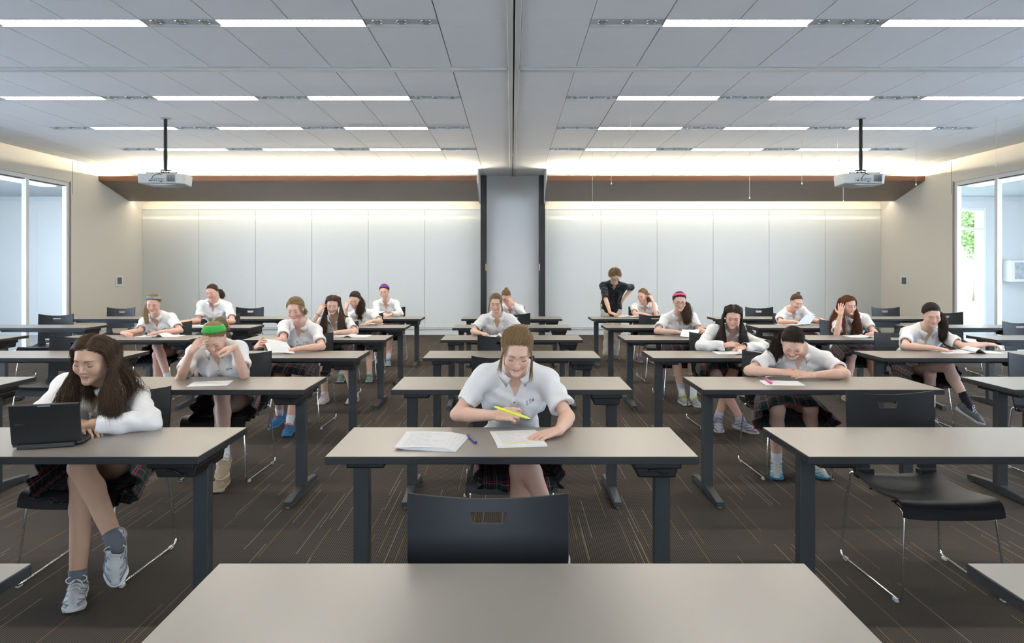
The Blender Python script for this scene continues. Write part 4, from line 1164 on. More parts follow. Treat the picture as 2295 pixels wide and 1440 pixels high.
TONE = dict(fair=(.66,.42,.31), pink=(.68,.40,.30), tan=(.56,.33,.22), olive=(.52,.32,.21))
LETTERS = {'S':[[(1,.85),(.7,1),(.3,1),(0,.8),(.15,.58),(.85,.42),(1,.2),(.7,0),(.3,0),(0,.15)]],'T':[[(0,1),(1,1)],[(.5,1),(.5,0)]],'A':[[(0,0),(.5,1),(1,0)],[(.2,.38),(.8,.38)]]}
PEOPLE = {}
def cutp(pr, c, u):
    f0 = pr.f; return Prim(lambda x,y,z: np.maximum(f0(x,y,z), (x-c[0])*u[0]+(y-c[1])*u[1]+(z-c[2])*u[2]), pr.lo, pr.hi)
spw = lambda v, e: np.sign(v)*np.abs(v)**e
def person(key, label, N, Hc, pelvis, head=(0,.5,0), arms=None, legs=None, hair=None, tone='fair', lod=1, s=.95, sleeve='short',
           band=None, glasses=None, shoes=None, sock=None, chair=None, yaw=0., standing=False, brow=(.10,.055,.03), lip=(.56,.23,.20), group='students in white polo shirts', shw=.142, skirt=True, logo=True, extra=None, twist=0.):
    t0 = time.time(); rs = np.random.RandomState(abs(hash(key))%1000 if False else sum(map(ord, key))*7%9973)
    N = np.array(N, float); Hc = np.array(Hc, float); Pl = np.array(pelvis, float)
    o0 = np.array((Pl[0], Pl[1], 0.))
    root = thing('person', label, 'person', tuple(o0), 0, group); root['_o'] = list(o0)
    Rh = rot(*head); hs = .945 if s > .96 else s*.985
    U = nrm(N-Pl); yw = yaw; Fw = np.array((math.sin(yw), -math.cos(yw), 0.)); Fw = nrm(Fw-U*(Fw@U)); X = np.cross(U, Fw)*1.0
    X = nrm(np.cross(Fw, U))*-1. if False else nrm(np.cross(U, Fw))
    if X[0] < 0: X = -X
    T = np.stack([X, -Fw, U], 1)      # torso frame: x right in view, -y forward, z up along the spine
    X2 = X
    if twist:
        c, q = math.cos(twist), math.sin(twist); X2 = nrm(X*c-Fw*q)
    LT = np.linalg.norm(N-Pl)
    def tp(x, y, z): return Pl+T@np.array((x,y,z), float)   # y negative = forward
    back = lambda h: .035*math.sin(h*math.pi)
    # shoulders
    Sh = {}
    for q in (-1,1): Sh[q] = N+X2*q*shw*s/.95-U*.045+Fw*(.02)
    if extra and 'sh' in extra:
        for q in (-1,1): Sh[q] = Sh[q]+np.array(extra['sh'].get(q, (0,0,0)))
    armd = {}
    for q in (-1,1):
        a = arms[q]; e_ = np.array(a['e'], float)-(0 if a.get('free') else np.array((0,0,.14))); E = bend(Sh[q], a['w'], e_, .27*s/.95, .235*s/.95); 
        if not a.get('free'): E[2] = max(E[2], DH+.040)
        armd[q] = (Sh[q], E, np.array(a['w'], float))
        D_ = np.linalg.norm(np.array(a['w'])-Sh[q]); 
        if D_ > .53: print('STRETCH', key, q, round(D_, 3))
        if np.linalg.norm(E-np.array(a['e'])) > .10: print('ELBOW', key, q, np.round(E-np.array(a['e']), 2))
    # body prims
    B = []
    def torso(inf=0., kk=1.):
        A = []
        A.append((ell(tp(0,.0,.02), np.array((.165,.115,.115))+inf, T), .05))
        A.append((ell(tp(0,back(.4)*.6,LT*.38), np.array((.122,.088,.13))+inf, T), .06))
        A.append((ell(tp(0,back(.7)*.5,LT*.70), np.array((.140,.098,.145))+inf, T), .06))
        for q in (-1,1):
            A.append((ell(tp(q*.062,-.070,LT*.66), np.array((.054,.040,.056))+inf, T), .035))
            A.append((cone(N-U*.035+X2*q*.03, Sh[q]+U*.004, .042+inf*.8, .038+inf*.8), .045))
            A.append((cone(Sh[q]-U*.02, tp(q*.09,0,LT*.62), .043+inf*.8, .07+inf), .04))
            A.append((cone(N+U*.028+X*q*.02-Fw*.01, Sh[q]-X2*q*.03+U*.004, .030+inf*.7, .034+inf), .035))
        return A
    for p_, k in torso(): B.append((p_, k))
    nb = Hc+Rh@np.array((0,.018,-.062))*hs
    B.append((cone(N-U*.02+Fw*.005, nb, .054*s, .049*s), .03)); 
    for q in (-1,1):
        S_, E, Wr = armd[q]
        B.append((cone(S_, S_+(E-S_)*.35, .041*s, .038*s), .03)); B.append((cone(S_+(E-S_)*.35, E, .038*s, .0315*s), .02))
        m_ = E+(Wr-E)*.3
        if sleeve == 'long':
            B.append((cone(E, Wr, .030*s, .0235*s), .012)); continue
        B.append((cone(E, m_, .033*s, .0355*s), .015)); B.append((cone(m_, Wr, .0355*s, .0222*s), .012))
    legd = {}
    if legs:
        for q in (-1,1):
            K, A_ = (np.array(v, float) for v in legs[q][:2]); H = tp(q*.085, 0, -.0)
            legd[q] = (H, K, A_)
            B.append((cone(H, H+(K-H)*.5, .083, .074), .04)); B.append((cone(H+(K-H)*.5, K, .071, .051), .03))
            c_ = K+(A_-K)*.3; bk = nrm(np.array((0,1,0.)))*.012
            B.append((cone(K, c_+bk, .050, .050), .02)); B.append((cone(c_+bk, A_, .050, .033), .02))
    prims = [p_ for p_, k in B]
    hires = True
    HP = head_prims(Hc, Rh, hs, hires)
    hands = []
    for q in (-1,1):
        h = arms[q].get('hand')
        if h: hands.append(hand_prims(armd[q][2], h['d'], h['b'], h.get('ts', 1), h.get('c', .35), s*.96, h.get('sp', .12), h.get('th', 0.)))
    # grid
    lo = np.min([p_.lo for p_ in prims]+[Hc-.14*s], 0)-.03; hi = np.max([p_.hi for p_ in prims]+[Hc+.14*s], 0)+.03
    for h in hands: lo = np.minimum(lo, np.min([a.lo for a,_ in h],0)-.03); hi = np.maximum(hi, np.max([a.hi for a,_ in h],0)+.03)
    if not legs: lo[2] = max(lo[2], .40)
    hf, hc_ = {3:(.0022,.006), 2:(.0028,.007), 1:(.0034,.008), 0:(.0044,.009)}[sp_lod(lod)]
    fines = [(Hc-.125*s, Hc+.125*s)]
    for h in hands: fines.append((np.min([a.lo for a,_ in h],0)-.004, np.max([a.hi for a,_ in h],0)+.004))
    F = Field(fines, lo, hi, hf, hc_)
    for p_, k in B: F.add(p_, k)
    for op, p_, k in HP: (F.add if op == '+' else F.sub)(p_, k)
    for h in hands:
        G_ = None
        for p_, k in h: F.add(p_, k, .01)
    if extra and 'clip' in extra: F.warp(extra['clip'])
    V, Q = F.mesh()
    colr = paint_skin(V, Hc, Rh, hs, TONE[tone], lip, brow)
    body = part('body', np_mesh('body', V, Q, colr), m_skin, root, o0)
    if hires: part('eyelashes', lash_tubes(Hc, Rh, hs).mesh('eyelashes'), m_lash, root, o0)
    # shirt
    dark = sleeve.startswith('dark'); sm_ = m_shirtb if dark else m_shirt
    SP = torso(.011)
    lo = np.min([p_.lo for p_, _ in SP]+[armd[q][1]-.07 for q in (-1,1)]+([armd[q][2]-.06 for q in (-1,1)] if sleeve == 'long' else []),0)-.03
    hi = np.max([p_.hi for p_, _ in SP]+[armd[q][1]+.07 for q in (-1,1)]+([armd[q][2]+.06 for q in (-1,1)] if sleeve == 'long' else []),0)+.03
    if not dark: lo[2] = max(lo[2], Pl[2]+.0)
    else: lo[2] = Pl[2]-.27; lo[:2] = np.minimum(lo[:2], Pl[:2]-.3); hi[:2] = np.maximum(hi[:2], Pl[:2]+.3)
    h_ = {3:.0036, 2:.0048, 1:.006, 0:.008}[sp_lod(lod)]
    F = Field([], lo, hi, h_, h_)
    for p_, k in SP: F.add(p_, k)
    if dark:  # long loose tunic
        F.add(cone(tp(0,0,LT*.3), tp(0,-.04,-.20), .125, .155), .06)
    ends = []
    for q in (-1,1):
        S_, E, Wr = armd[q]; u = nrm(E-S_); Lu = np.linalg.norm(E-S_)
        if sleeve == 'long':
            v = nrm(Wr-E); F.add(cone(S_, E, .049, .044), .03); F.add(cutp(cone(E, Wr+v*.03, .043, .038), Wr-v*.012, v), .02); ends.append((Wr-v*.012, v, .0285))
        else:
            fr = (.70 if not dark else .92)*Lu; c_ = S_+u*fr
            F.add(cutp(cone(S_, c_+u*.03, .047, .054 if not dark else .054), c_, u), .03); ends.append((c_, u, .0445))
    ph = rs.rand(8)*6.28
    def folds(D, x, y, z):
        a = np.sin(52*x+22*z+12*y+ph[0]+1.6*np.sin(21*z-13*x+ph[1])); b = np.sin(42*z-38*x+30*y+ph[2]+1.8*np.sin(17*x+23*y+ph[3]))
        c = np.sin(90*z+45*x+41*y+ph[4]+2.*np.sin(24*y-19*z+ph[5]))
        w = .35+.65*sstep(0,.25,(z-(N[2]-.05))*-1+.1)
        return D-(.0050*a+.0042*b+.0018*c+.0035)*w-.002
    F.warp(folds)
    if sleeve == 'long':
        def ringf(D, x, y, z):
            out = D
            for q in (-1,1):
                S_, E, Wr = armd[q]; v = nrm(Wr-E)
                t_ = (x-E[0])*v[0]+(y-E[1])*v[1]+(z-E[2])*v[2]; r2 = np.sqrt((x-E[0]-t_*v[0])**2+(y-E[1]-t_*v[1])**2+(z-E[2]-t_*v[2])**2)
                out = out-(r2<.08)*np.exp(-((t_-.0)/.07)**2)*.0035*np.sin(t_*95+x*30+ph[6])
            return out
        F.warp(ringf)
    for (c_, u, r) in ends:
        F.sub(cone(c_-u*.03, c_+u*.06, r*.9, r), .003)
    # neck opening and V
    pit = N-U*.01+Fw*.055
    F.sub(cone(N-U*.004+Fw*.006, N+U*.12+nrm(nb-N)*.02, .060*s, .064*s), .004)
    vd = (extra or {}).get('vdepth', .085)
    vb = N-U*(.02+vd)+Fw*.12; 
    def vcut(D, x, y, z):
        rx, ry, rz = x-N[0], y-N[1], z-N[2]
        a = rx*X[0]+ry*X[1]+rz*X[2]; f_ = rx*Fw[0]+ry*Fw[1]+rz*Fw[2]; h = rx*U[0]+ry*U[1]+rz*U[2]
        w = .045*np.clip((h+.03+vd)/(vd+.02), 0, 1.2); d = np.maximum(np.maximum(np.abs(a)-w, -(f_-.02)), -(h+.03+vd))
        return np.maximum(D, -d)
    F.warp(vcut, N-.2, N+.2)
    if not dark:  # hem
        pass
    V, Q = F.mesh(); bvh = BVHTree.FromPolygons(V.tolist(), Q.tolist())
    shirt = part('shirt' if dark else 'polo_shirt', np_mesh('polo_shirt', V, Q), sm_, root, o0)
    def proj(a, h, off=.0015):
        """torso-front point: a to the right, h relative to the neck base, on the shirt"""
        p = N+X*a+U*h+Fw*.35; r = bvh.ray_cast(Vector(p), Vector(-Fw), .6)
        return (np.array(r[0])+Fw*off) if r[0] is not None else None
    # collar
    na = 25; G = np.zeros((5, na, 3)); th = np.linspace(-math.pi+.30, math.pi-.30, na)
    for k, a in enumerate(th):
        # a=0 at the back, +-pi at the front
        fr = abs(a)/math.pi; d = X*math.sin(a)-Fw*math.cos(a)
        top = N+U*(.034-.030*fr**1.5)+Fw*(.010+.018*fr)+d*(.0585+.008*fr)*s
        mid = top+U*.004+d*.010
        lw = .030+.026*sstep(.72,.97,fr)
        out = top+d*(.026+.004*fr)-U*lw+X*math.copysign(.020, a)*sstep(.7,.97,fr)
        nr = bvh.find_nearest(Vector(out))
        if nr[0] is not None:
            n_ = np.array(nr[1]); n_ = n_ if n_@(d+Fw*.3) > 0 else -n_; out = np.array(nr[0])+n_*.005
        m2 = (mid+out)/2+d*.007+U*.003+Fw*.002*fr; m1 = mid*.6+m2*.4+d*.003+U*.002
        G[0,k], G[1,k], G[2,k], G[3,k], G[4,k] = top-U*.012-d*.002, mid, m1, m2, out
    part('collar', MB().shell(G, .0035).mesh('collar'), sm_, root, o0)
    if lod >= .3:
        st_ = MB(); P = []
        for hh in np.linspace(-.03-vd+.008, -.03-vd-.075, 7):
            l, r = proj(-.014, hh, .003), proj(.014, hh, .003)
            if l is not None and r is not None: P.append([l, (l+r)/2+Fw*.002, r])
        if len(P) > 2: part('placket', MB().shell(np.array(P), .002).mesh('placket'), sm_, root, o0)
        bt = MB()
        for hh in ((-.045-vd, -.085-vd) if not dark else (-.05-vd,-.11-vd,-.17-vd,-.23-vd)):
            p = proj(0, hh, .006)
            if p is not None: bt.cyl(p, p+Fw*.002, .0048, 10)
        if bt.n: part('buttons', bt.mesh('buttons'), m_button, root, o0)
    if logo and not dark:
        lt = MB(); hgt = .0125; x0 = .060; top_h = -.135 if not extra else extra.get('logo_h', -.135)
        x0 = (extra or {}).get('logo_x', x0)
        for i, chh in enumerate('STA'):
            for pl in LETTERS[chh]:
                pts = []
                for (a_, b_), (c2, d2) in zip(pl[:-1], pl[1:]):
                    for t_ in np.linspace(0,1,4,endpoint=False): pts.append((a_+(c2-a_)*t_, b_+(d2-b_)*t_))
                pts.append(pl[-1]); pp = [proj(x0+i*.0150+a_*.0098, top_h+b_*hgt+i*.0015, .0012) for a_, b_ in pts]
                if all(p is not None for p in pp): lt.tube(pp, .0013 if lod > .5 else .0018, 5)
        if lt.n: part('embroidery', lt.mesh('embroidery'), m_thread, root, o0)
    # skirt
    if skirt and legs and not standing:
        H = {q: legd[q][0] for q in (-1,1)}; K = {q: legd[q][1] for q in (-1,1)}
        hipc = (H[-1]+H[1])/2; kc = (K[-1]+K[1])/2; spread = abs(K[1][0]-K[-1][0])/2
        dr_ = (extra or {}).get('droop', .75 if abs(K[1][2]-K[-1][2]) < .05 else 0)
        wc = Pl+U*.10; hem = hipc+(kc-hipc)*(extra or {}).get('hem', .93)
        axp = bez([wc, Pl+U*.02+Fw*.02, hipc+(kc-hipc)*.4+np.array((0,0,.005)), hem+np.array((0,0,-.01))]+([kc+np.array((0,-.045,-.055))*dr_] if dr_ else []), 7)
        T_ = np.gradient(axp, axis=0); T_ /= np.linalg.norm(T_,axis=1)[:,None]; n = len(axp); nu = 96
        G = np.zeros((n,nu+1,3)); UVm = np.zeros((n,nu+1,2)); a = np.linspace(0,2*math.pi,nu+1); seg = np.concatenate([[0],np.cumsum(np.linalg.norm(np.diff(axp,axis=0),axis=1))])
        for i in range(n):
            f_ = i/(n-1); t_ = T_[i]; e1 = X-t_*(X@t_); e1 = nrm(e1); e2 = nrm(np.cross(t_, e1)); 
            if e2[2] < 0 and f_ > .35: e2 = -e2
            if f_ <= .35 and e2@Fw < 0: e2 = -e2
            rx = np.interp(f_, [0,.25,.6,1], [.128,.182,.195+spread*.35,.215+spread*.62]); ry = np.interp(f_, [0,.25,.6,1], [.100,.130,.104,.104])
            pl = 1+.06*f_*np.sin(14*a+ph[0])+.04*f_*np.sin(9*a+ph[1])
            low = np.clip(-np.sin(a),0,1)*f_*.045; side = np.abs(np.cos(a))**3*f_*.075
            G[i] = axp[i]+np.outer(spw(np.cos(a),.72)*rx*pl, e1)+np.outer(spw(np.sin(a),.72)*ry*pl, e2)-np.outer(low+side, (0,0,1.))
            G[i][:,2] = np.where((np.abs(G[i][:,0]-Pl[0]) < .21)&(G[i][:,1] > Pl[1]-.34), np.maximum(G[i][:,2], .452), np.maximum(G[i][:,2], .36))
            UVm[i,:,0] = a*.17; UVm[i,:,1] = seg[i]
        mb = MB(); o_ = len(G)*(nu+1)
        nn = G-axp[:,None,:]; nn /= np.linalg.norm(nn,axis=2)[:,:,None]
        G2 = G-nn*.006
        mb.grid(G, UVm); mb.grid(G2, UVm, flip=True)
        e_ = np.stack([G[-1],G2[-1]],0); mb.grid(e_, np.stack([UVm[-1],UVm[-1]],0))
        part('plaid_skirt', mb.mesh('plaid_skirt'), m_plaid, root, o0)
    # trousers for a standing figure
    if standing:
        F = Field([], np.array((Pl[0]-.28,Pl[1]-.25,.03)), np.array((Pl[0]+.28,Pl[1]+.3,Pl[2]+.12)), .008, .008)
        F.add(ell(Pl, (.175,.125,.12)), .05)
        for q in (-1,1):
            H, K, A_ = legd[q]; F.add(cone(H,K,.095,.072), .04); F.add(cone(K,A_+np.array((0,0,.02)),.072,.062), .03)
        F.warp(lambda D,x,y,z: np.maximum(D-.004*np.sin(40*z+22*x+2*np.sin(30*x)), .06-z))
        V, Q = F.mesh(); part('trousers', np_mesh('trousers', V, Q), m_khaki, root, o0)
    # socks and shoes
    if legs:
        for q in (-1,1):
            H, K, A_ = legd[q]; td = legs[q][2] if len(legs[q]) > 2 else (q*.15,-1,-.05)
            if sock:
                u = nrm(K-A_); sc, sl_ = sock
                sk_ = MB(); sk_.tube(np.array([A_-u*.055,A_-u*.04,A_-u*.015,A_,A_+u*sl_*.5,A_+u*sl_]), [.012,.028,.035,.0365,.038,.040], 16)
                so_ = part('sock', sk_.mesh('sock'), mat('sock_%d_%d_%d' % tuple(int(v*99) for v in sc), sc, .9), root, o0)
                if extra and 'stripes' in extra:
                    r_ = MB()
                    for w_ in (.72,.86): c_ = A_+u*sl_*w_; r_.tube([c_-u*.004,c_+u*.004], [.0405,.0405], 16)
                    part('stripe', r_.mesh('stripe'), m_thread, so_, (0,0,0))
            if shoes == 'sandals':
                f = nrm(td); fl = np.array((f[0],f[1],0)); sd = MB(); r_ = np.array((-f[1],f[0],0)); b_ = A_*np.array((1,1,0))
                sd.add([b_+fl*y_+r_*x_*.042+np.array((0,0,z_)) for z_ in (.0,.014) for y_,x_ in ((-.05,-.7),(-.05,.7),(.08,1),(.17,.8),(.19,0),(.17,-.8),(.08,-1))], [tuple(range(7))[::-1], tuple(range(7,14))]+[(i,(i+1)%7,7+(i+1)%7,7+i) for i in range(7)])
                sd.tube(bez([b_+r_*.04+fl*.05+np.array((0,0,.014)), b_+r_*.015+fl*.10+np.array((0,0,.045)), b_+fl*.135+np.array((0,0,.02))],5), .005, 6); sd.tube(bez([b_-r_*.04+fl*.05+np.array((0,0,.014)), b_-r_*.015+fl*.10+np.array((0,0,.045)), b_+fl*.135+np.array((0,0,.02))],5), .005, 6)
                part('flip_flop', sd.mesh('flip_flop'), m_blk, root, o0)
            elif shoes: shoe(root, A_, np.array(td, float), shoes)
    # hair
    coll = [p_ for p_, k in torso(.014)]+[cone(N, nb, .056, .052)]
    for q in (-1,1): coll.append(cone(armd[q][0], armd[q][1], .062, .056))
    if hair:
        me = build_hair(hair, Hc, Rh, hs, coll, rs, {3:1.5,2:1.,1:.6,0:.4}[sp_lod(lod)])
        ho = part('hair', me, m_hair, root, o0)
        if hair.get('tie'):
            K = Hc+Rh@(np.array(hair['knot'])*hs); a = np.linspace(0,6.283,16,endpoint=False); ax = nrm(Rh@np.array(hair.get('tax',(0,1,.2)),float)); e1 = nrm(np.cross(ax,(1,0,.3))); e2 = np.cross(ax,e1)
            part('hair_tie', MB().tube(K+.012*np.outer(np.cos(a),e1)+.012*np.outer(np.sin(a),e2), .005, 6, closed=True).mesh('hair_tie'), mat('hair_tie_%d' % int(sum(hair['tie'])*99), hair['tie'], .7), ho, (0,0,0) if False else o0).parent = root
    if band:
        G = headband_mesh(Hc, Rh, hs, band[1], band[2], band[3]); n, m_ = G.shape[:2]; G = np.concatenate([G, G[:,:1]],1)
        part('headband', MB().shell(G, .004).mesh('headband'), fabric('headband_%d_%d_%d' % tuple(int(v*99) for v in band[0]), band[0]), root, o0)
    if glasses:
        gl = MB(); L = lambda x,y,z: Hc+Rh@(np.array((x,y,z))*hs); a = np.linspace(0,6.283,20,endpoint=False)
        for q in (-1,1):
            gl.tube([L(q*.033+.023*math.copysign(abs(math.cos(t_))**.7,math.cos(t_)),-.098+.012*abs(math.cos(t_))*(q*math.cos(t_)>0),.004+.015*math.copysign(abs(math.sin(t_))**.8,math.sin(t_))) for t_ in a], .0015, 5, closed=True)
            gl.tube([L(q*.056,-.086,.008),L(q*.076,-.04,.008),L(q*.078,.02,.004)], .0016, 5)
        gl.tube([L(-.010,-.102,.008),L(0,-.106,.010),L(.010,-.102,.008)], .0015, 5)
        part('glasses', gl.mesh('glasses'), mat('spectacle_frame', glasses, .3), root, o0)
    if chair: place_chair(*chair)
    PEOPLE[key] = dict(root=root, arm=armd, N=N, U=U, F=Fw, X=X, Hc=Hc, Rh=Rh, s=s, o0=o0, proj=proj)
    print('PERSON', key, round(time.time()-t0, 1), 's'); return root
def sp_lod(l): return 3 if l >= 1.5 else 2 if l >= 1 else 1 if l >= .5 else 0
# ================================================================ the people
def flat(p, dy=0, sp=.09): return {q: ((p[0]+q*sp, p[1]-.40, .52), (p[0]+q*(sp+.02), p[1]-.43+dy, .085), (q*.15,-1,0)) for q in (-1,1)}
def cross(p, c=-1, ank=None, pl=None, kx=0., td=None):
    r = {-c: ((p[0]-c*.04+kx, p[1]-.40, .515), pl or (p[0]-c*.05, p[1]-.36, .085), (-c*.1,-1,0)),
         c: ((p[0]-c*.05+kx, p[1]-.42, .615), ank or (p[0]-c*.20, p[1]-.50, .27), td or (-c*.35,-.75,-.55))}
    return r
BL = (.33,.22,.105); AS = (.25,.155,.072); DK = (.022,.012,.007); BR = (.060,.032,.016); RD = (.13,.038,.014); LB = (.15,.085,.040)
WHT = (.62,.62,.60); GRY = (.34,.36,.38)
fl = lambda dx, dy=-.3, b=(0,-.15,1), **k: dict(d=(dx,dy,-.12), b=b, **k)   # hand lying on the desk
# --- laptop girl
p = (-2.09,3.62,.545)
person('P1','girl with long dark wavy hair and long sleeves behind the black laptop', N=W(226,849,3.40), Hc=W(208,803,3.17), pelvis=p, head=(-.02,.36,.08), s=1.0, shw=.160, sleeve='long',
  arms={-1:dict(e=(-2.34,3.12,.78), w=(-2.00,3.13,.80), hand=fl(.8,-.3,ts=1,c=.5)), 1:dict(e=(-1.66,3.14,.78), w=(-1.905,3.11,.80), hand=fl(-.9,-.2,ts=-1,c=.5))},
  legs={1:((-2.03,3.22,.515),(-1.985,3.12,.085),(.42,-.9,0)), -1:((-1.97,3.12,.600),(-1.73,2.98,.315),(.22,-.45,-.85))},
  hair=dict(style='long', part=.012, col=(.062,.034,.018), n=1500, len=.19, wave=.009, waves=2.2, back=.12, vol=.016), tone='olive', lod=1.5, lip=(.46,.18,.15), brow=(.05,.025,.015),
  shoes=((.56,.57,.56),(.68,.68,.67),(.70,.70,.68),(.13,.16,.20)), sock=((.12,.13,.15),.045), chair=(-2.09,3.74,0,'black chair the laptop girl sits on'), extra=dict(vdepth=.095), logo=False)
# --- centre girl
p = (.0,3.76,.545)
person('P2','blonde girl with a messy bun holding a yellow highlighter at the centre desk', N=(.02,3.48,1.0), Hc=W(1158,788,3.36), pelvis=p, head=(.04,.50,.05), s=1.0, shw=.150,
  arms={-1:dict(e=W(1006,942,3.32), w=W(1112,930,3.26), hand=dict(d=(.85,-.2,.12), b=(-.05,-.75,.65), ts=1, c=(.7,.85,.95,1.05), th=.5)),
        1:dict(e=W(1296,945,3.30), w=(.215,3.10,.772), hand=fl(-.85,-.42,ts=-1,c=.14,sp=.10))},
  legs=cross(p,-1), hair=dict(style='updo', knot=(.022,.098,.062), bun=.034, bunc=(.018,.100,.082), col=AS, n=1500, locks=[(-1,0,.75),(1,0,1.15)], vol=.020), tone='fair', lod=1.5,
  shoes=(WHT,WHT,WHT,GRY), chair=(.0,3.95,0,'black chair the blonde girl with the highlighter sits on'))
# --- green headband
p = (-2.10,5.20,.545)
person('P3','blonde girl with a wide green headband resting her head on both hands', N=W(489,775,4.96), Hc=W(481,757,4.76), pelvis=p, head=(.10,.80,-.03), shw=.160,
  arms={-1:dict(e=WZ(395,850,.785), w=W(427,790,4.62), free=1, hand=dict(d=(.62,.1,.75), b=(-.55,-.8,.2), ts=1, c=.28, sp=.10)),
        1:dict(e=WZ(543,846,.785), w=W(527,778,4.62), free=1, hand=dict(d=(-.9,.05,-.15), b=(.1,-.35,.95), ts=1, c=.55, sp=.05))},
  legs=cross(p,-1,ank=(-1.93,4.58,.25),pl=(-2.0,4.72,.085),kx=.02,td=(.2,-.9,-.35)), hair=dict(style='tail', knot=(.01,.085,.085), tail=[(.01,.12,.05),(.01,.15,-.03),(.0,.14,-.12)], col=BL, n=1100, vol=.006, tie=(.03,.25,.06)),
  band=((.045,.34,.060),.050,.72,.045), tone='fair', lod=1, sock=((.68,.68,.68),.10), shoes=((.34,.26,.17),(.50,.42,.30),(.40,.32,.22),(.30,.23,.15)),
  chair=(-2.10,5.33,0,'black chair the girl with the green headband sits on'), extra=dict(sh={-1:(-.0,-.04,.02),1:(0,-.04,.02)}))
# --- pen girl
p = (2.06,5.20,.545)
person('P4','dark-haired girl with a curly ponytail resting on folded forearms beside a pink pen', N=W(1786,783,5.0), Hc=W(1776,768,4.80), pelvis=p, head=(-.36,.80,.10), s=1.0, shw=.178,
  arms={-1:dict(e=WZ(1668,836,.785), w=(1.875,4.70,.790), hand=dict(d=(.97,-.1,-.02), b=(0,-.5,.85), ts=1, c=.08, sp=.03)),
        1:dict(e=WZ(1896,843,.785), w=(2.06,4.68,.775), hand=dict(d=(-.97,-.02,0), b=(0,-.3,.95), ts=-1, c=.10, sp=.03))},
  legs={-1:((1.86,4.78,.52),(1.93,4.98,.10),(-.35,-.9,-.1)),1:((2.10,4.80,.52),(2.20,5.0,.10),(.2,-.9,-.1))},
  hair=dict(style='tail', knot=(-.045,.070,.01), tail=[(-.080,.07,-.03),(-.095,.03,-.08),(-.098,-.01,-.12),(-.085,-.03,-.155)], tr=.017, wave=.007, waves=3, col=(.028,.016,.010), n=1200, vol=.007, tie=(.02,.02,.02)),
  tone='fair', lod=1.5, lip=(.52,.17,.15), brow=(.05,.03,.02), sock=((.68,.68,.68),.10), shoes=((.60,.60,.57),(.03,.22,.34),(.66,.66,.64),(.05,.25,.38)),
  chair=(2.04,5.38,0,'black chair the girl with the curly ponytail sits on'), extra=dict(sh={-1:(0,-.06,.0),1:(0,-.06,.0)},hem=.92))
# --- blonde reading
p = (-2.08,6.76,.545)
person('P5','blonde girl with short hair reading a sheet held up in her right hand', N=W(675,724,6.52), Hc=W(662,693,6.42), pelvis=p, head=(.0,.36,-.06), shw=.150,
  arms={-1:dict(e=WZ(612,785,.80), w=(-2.32,6.20,.79), hand=dict(d=(.45,-.45,.35), b=(-.5,-.7,.4), ts=1, c=.6)), 1:dict(e=WZ(716,782,.79), w=(-1.93,6.16,.782), hand=fl(-.85,-.25,ts=-1,c=.4))},
  legs={-1:((-2.17,6.36,.52),(-2.24,6.58,.10),(-.2,-.9,-.2)),1:((-1.99,6.34,.52),(-2.03,6.24,.085),(.1,-1,0))},
  hair=dict(style='tail', knot=(.03,.085,-.03), tail=[(.04,.11,-.06),(.04,.12,-.10)], tr=.012, col=BL, n=1000, vol=.015, tie=(.1,.08,.06), locks=[(1,0,.5)]), tone='pink', lod=.6, extra=dict(droop=1), sock=((.68,.68,.68),.08), shoes=((.02,.16,.36),(.03,.20,.40),(.35,.1,.1),(.02,.12,.3)),
  chair=(-2.03,6.90,0,'black chair the blonde girl holding up a sheet sits on'))
# --- long dark hair
p = (2.0,6.76,.545)
person('P6','girl with long straight dark hair, long sleeves and a black watch, hands crossed', N=W(1638,738,6.52), Hc=W(1643,709,6.38), pelvis=p, head=(-.30,.46,.10), shw=.160, sleeve='long',
  arms={-1:dict(e=WZ(1556,775,.79), w=(1.955,6.26,.800), hand=dict(d=(.9,-.1,.12), b=(0,-.5,.85), ts=1, c=.25)), 1:dict(e=WZ(1716,776,.79), w=(2.13,6.25,.785), hand=fl(-.8,-.5,ts=-1,c=.28))},
  legs={-1:((1.90,6.36,.52),(2.12,6.30,.10),(.75,-.6,-.2)),1:((2.08,6.36,.60),(1.93,6.38,.12),(-.2,-.8,-.4))},
  hair=dict(style='long', part=-.01, col=(.030,.018,.011), n=1400, len=.30, wave=.002, waves=1, back=.45, vol=.012), tone='pink', lod=.6, brow=(.05,.03,.02),
  shoes=((.45,.45,.48),(.6,.6,.6),(.10,.08,.22),(.05,.05,.16)), sock=((.5,.48,.55),.05), extra=dict(droop=1), chair=(2.02,6.90,0,'black chair the girl with long straight dark hair sits on'))
# --- dark ponytail right
p = (3.95,6.78,.545)
person('P7','girl with a dark ponytail over one shoulder turning pages, at the right', N=W(2072,736,6.56), Hc=W(2088,705,6.44), pelvis=p, head=(-.22,.46,-.12), shw=.160,
  arms={-1:dict(e=WZ(1994,778,.79), w=(3.865,6.24,.778), hand=fl(.95,-.25,ts=1,c=.15)), 1:dict(e=WZ(2150,775,.80), w=(4.42,6.36,.800), hand=dict(d=(.95,-.05,-.05), b=(0,-.2,.95), ts=1, c=.45))},
  legs={1:((3.90,6.37,.515),(3.93,6.40,.085),(.05,-1,0)), -1:((3.92,6.14,.625),(4.03,6.02,.29),(.55,-.55,-.45))},
  hair=dict(style='tail', knot=(.055,.060,.02), tail=[(.098,.035,-.03),(.100,-.02,-.10),(.085,-.07,-.19),(.070,-.10,-.27)], tr=.014, col=(.028,.018,.012), n=1200, vol=.007, wave=.004), tone='fair', lod=.6, brow=(.04,.025,.02),
  sock=((.012,.012,.02),.13), shoes=((.10,.10,.11),(.60,.60,.58),(.66,.66,.64),(.12,.12,.13)), chair=(3.90,6.93,0,'black chair the girl with the side ponytail sits on'))
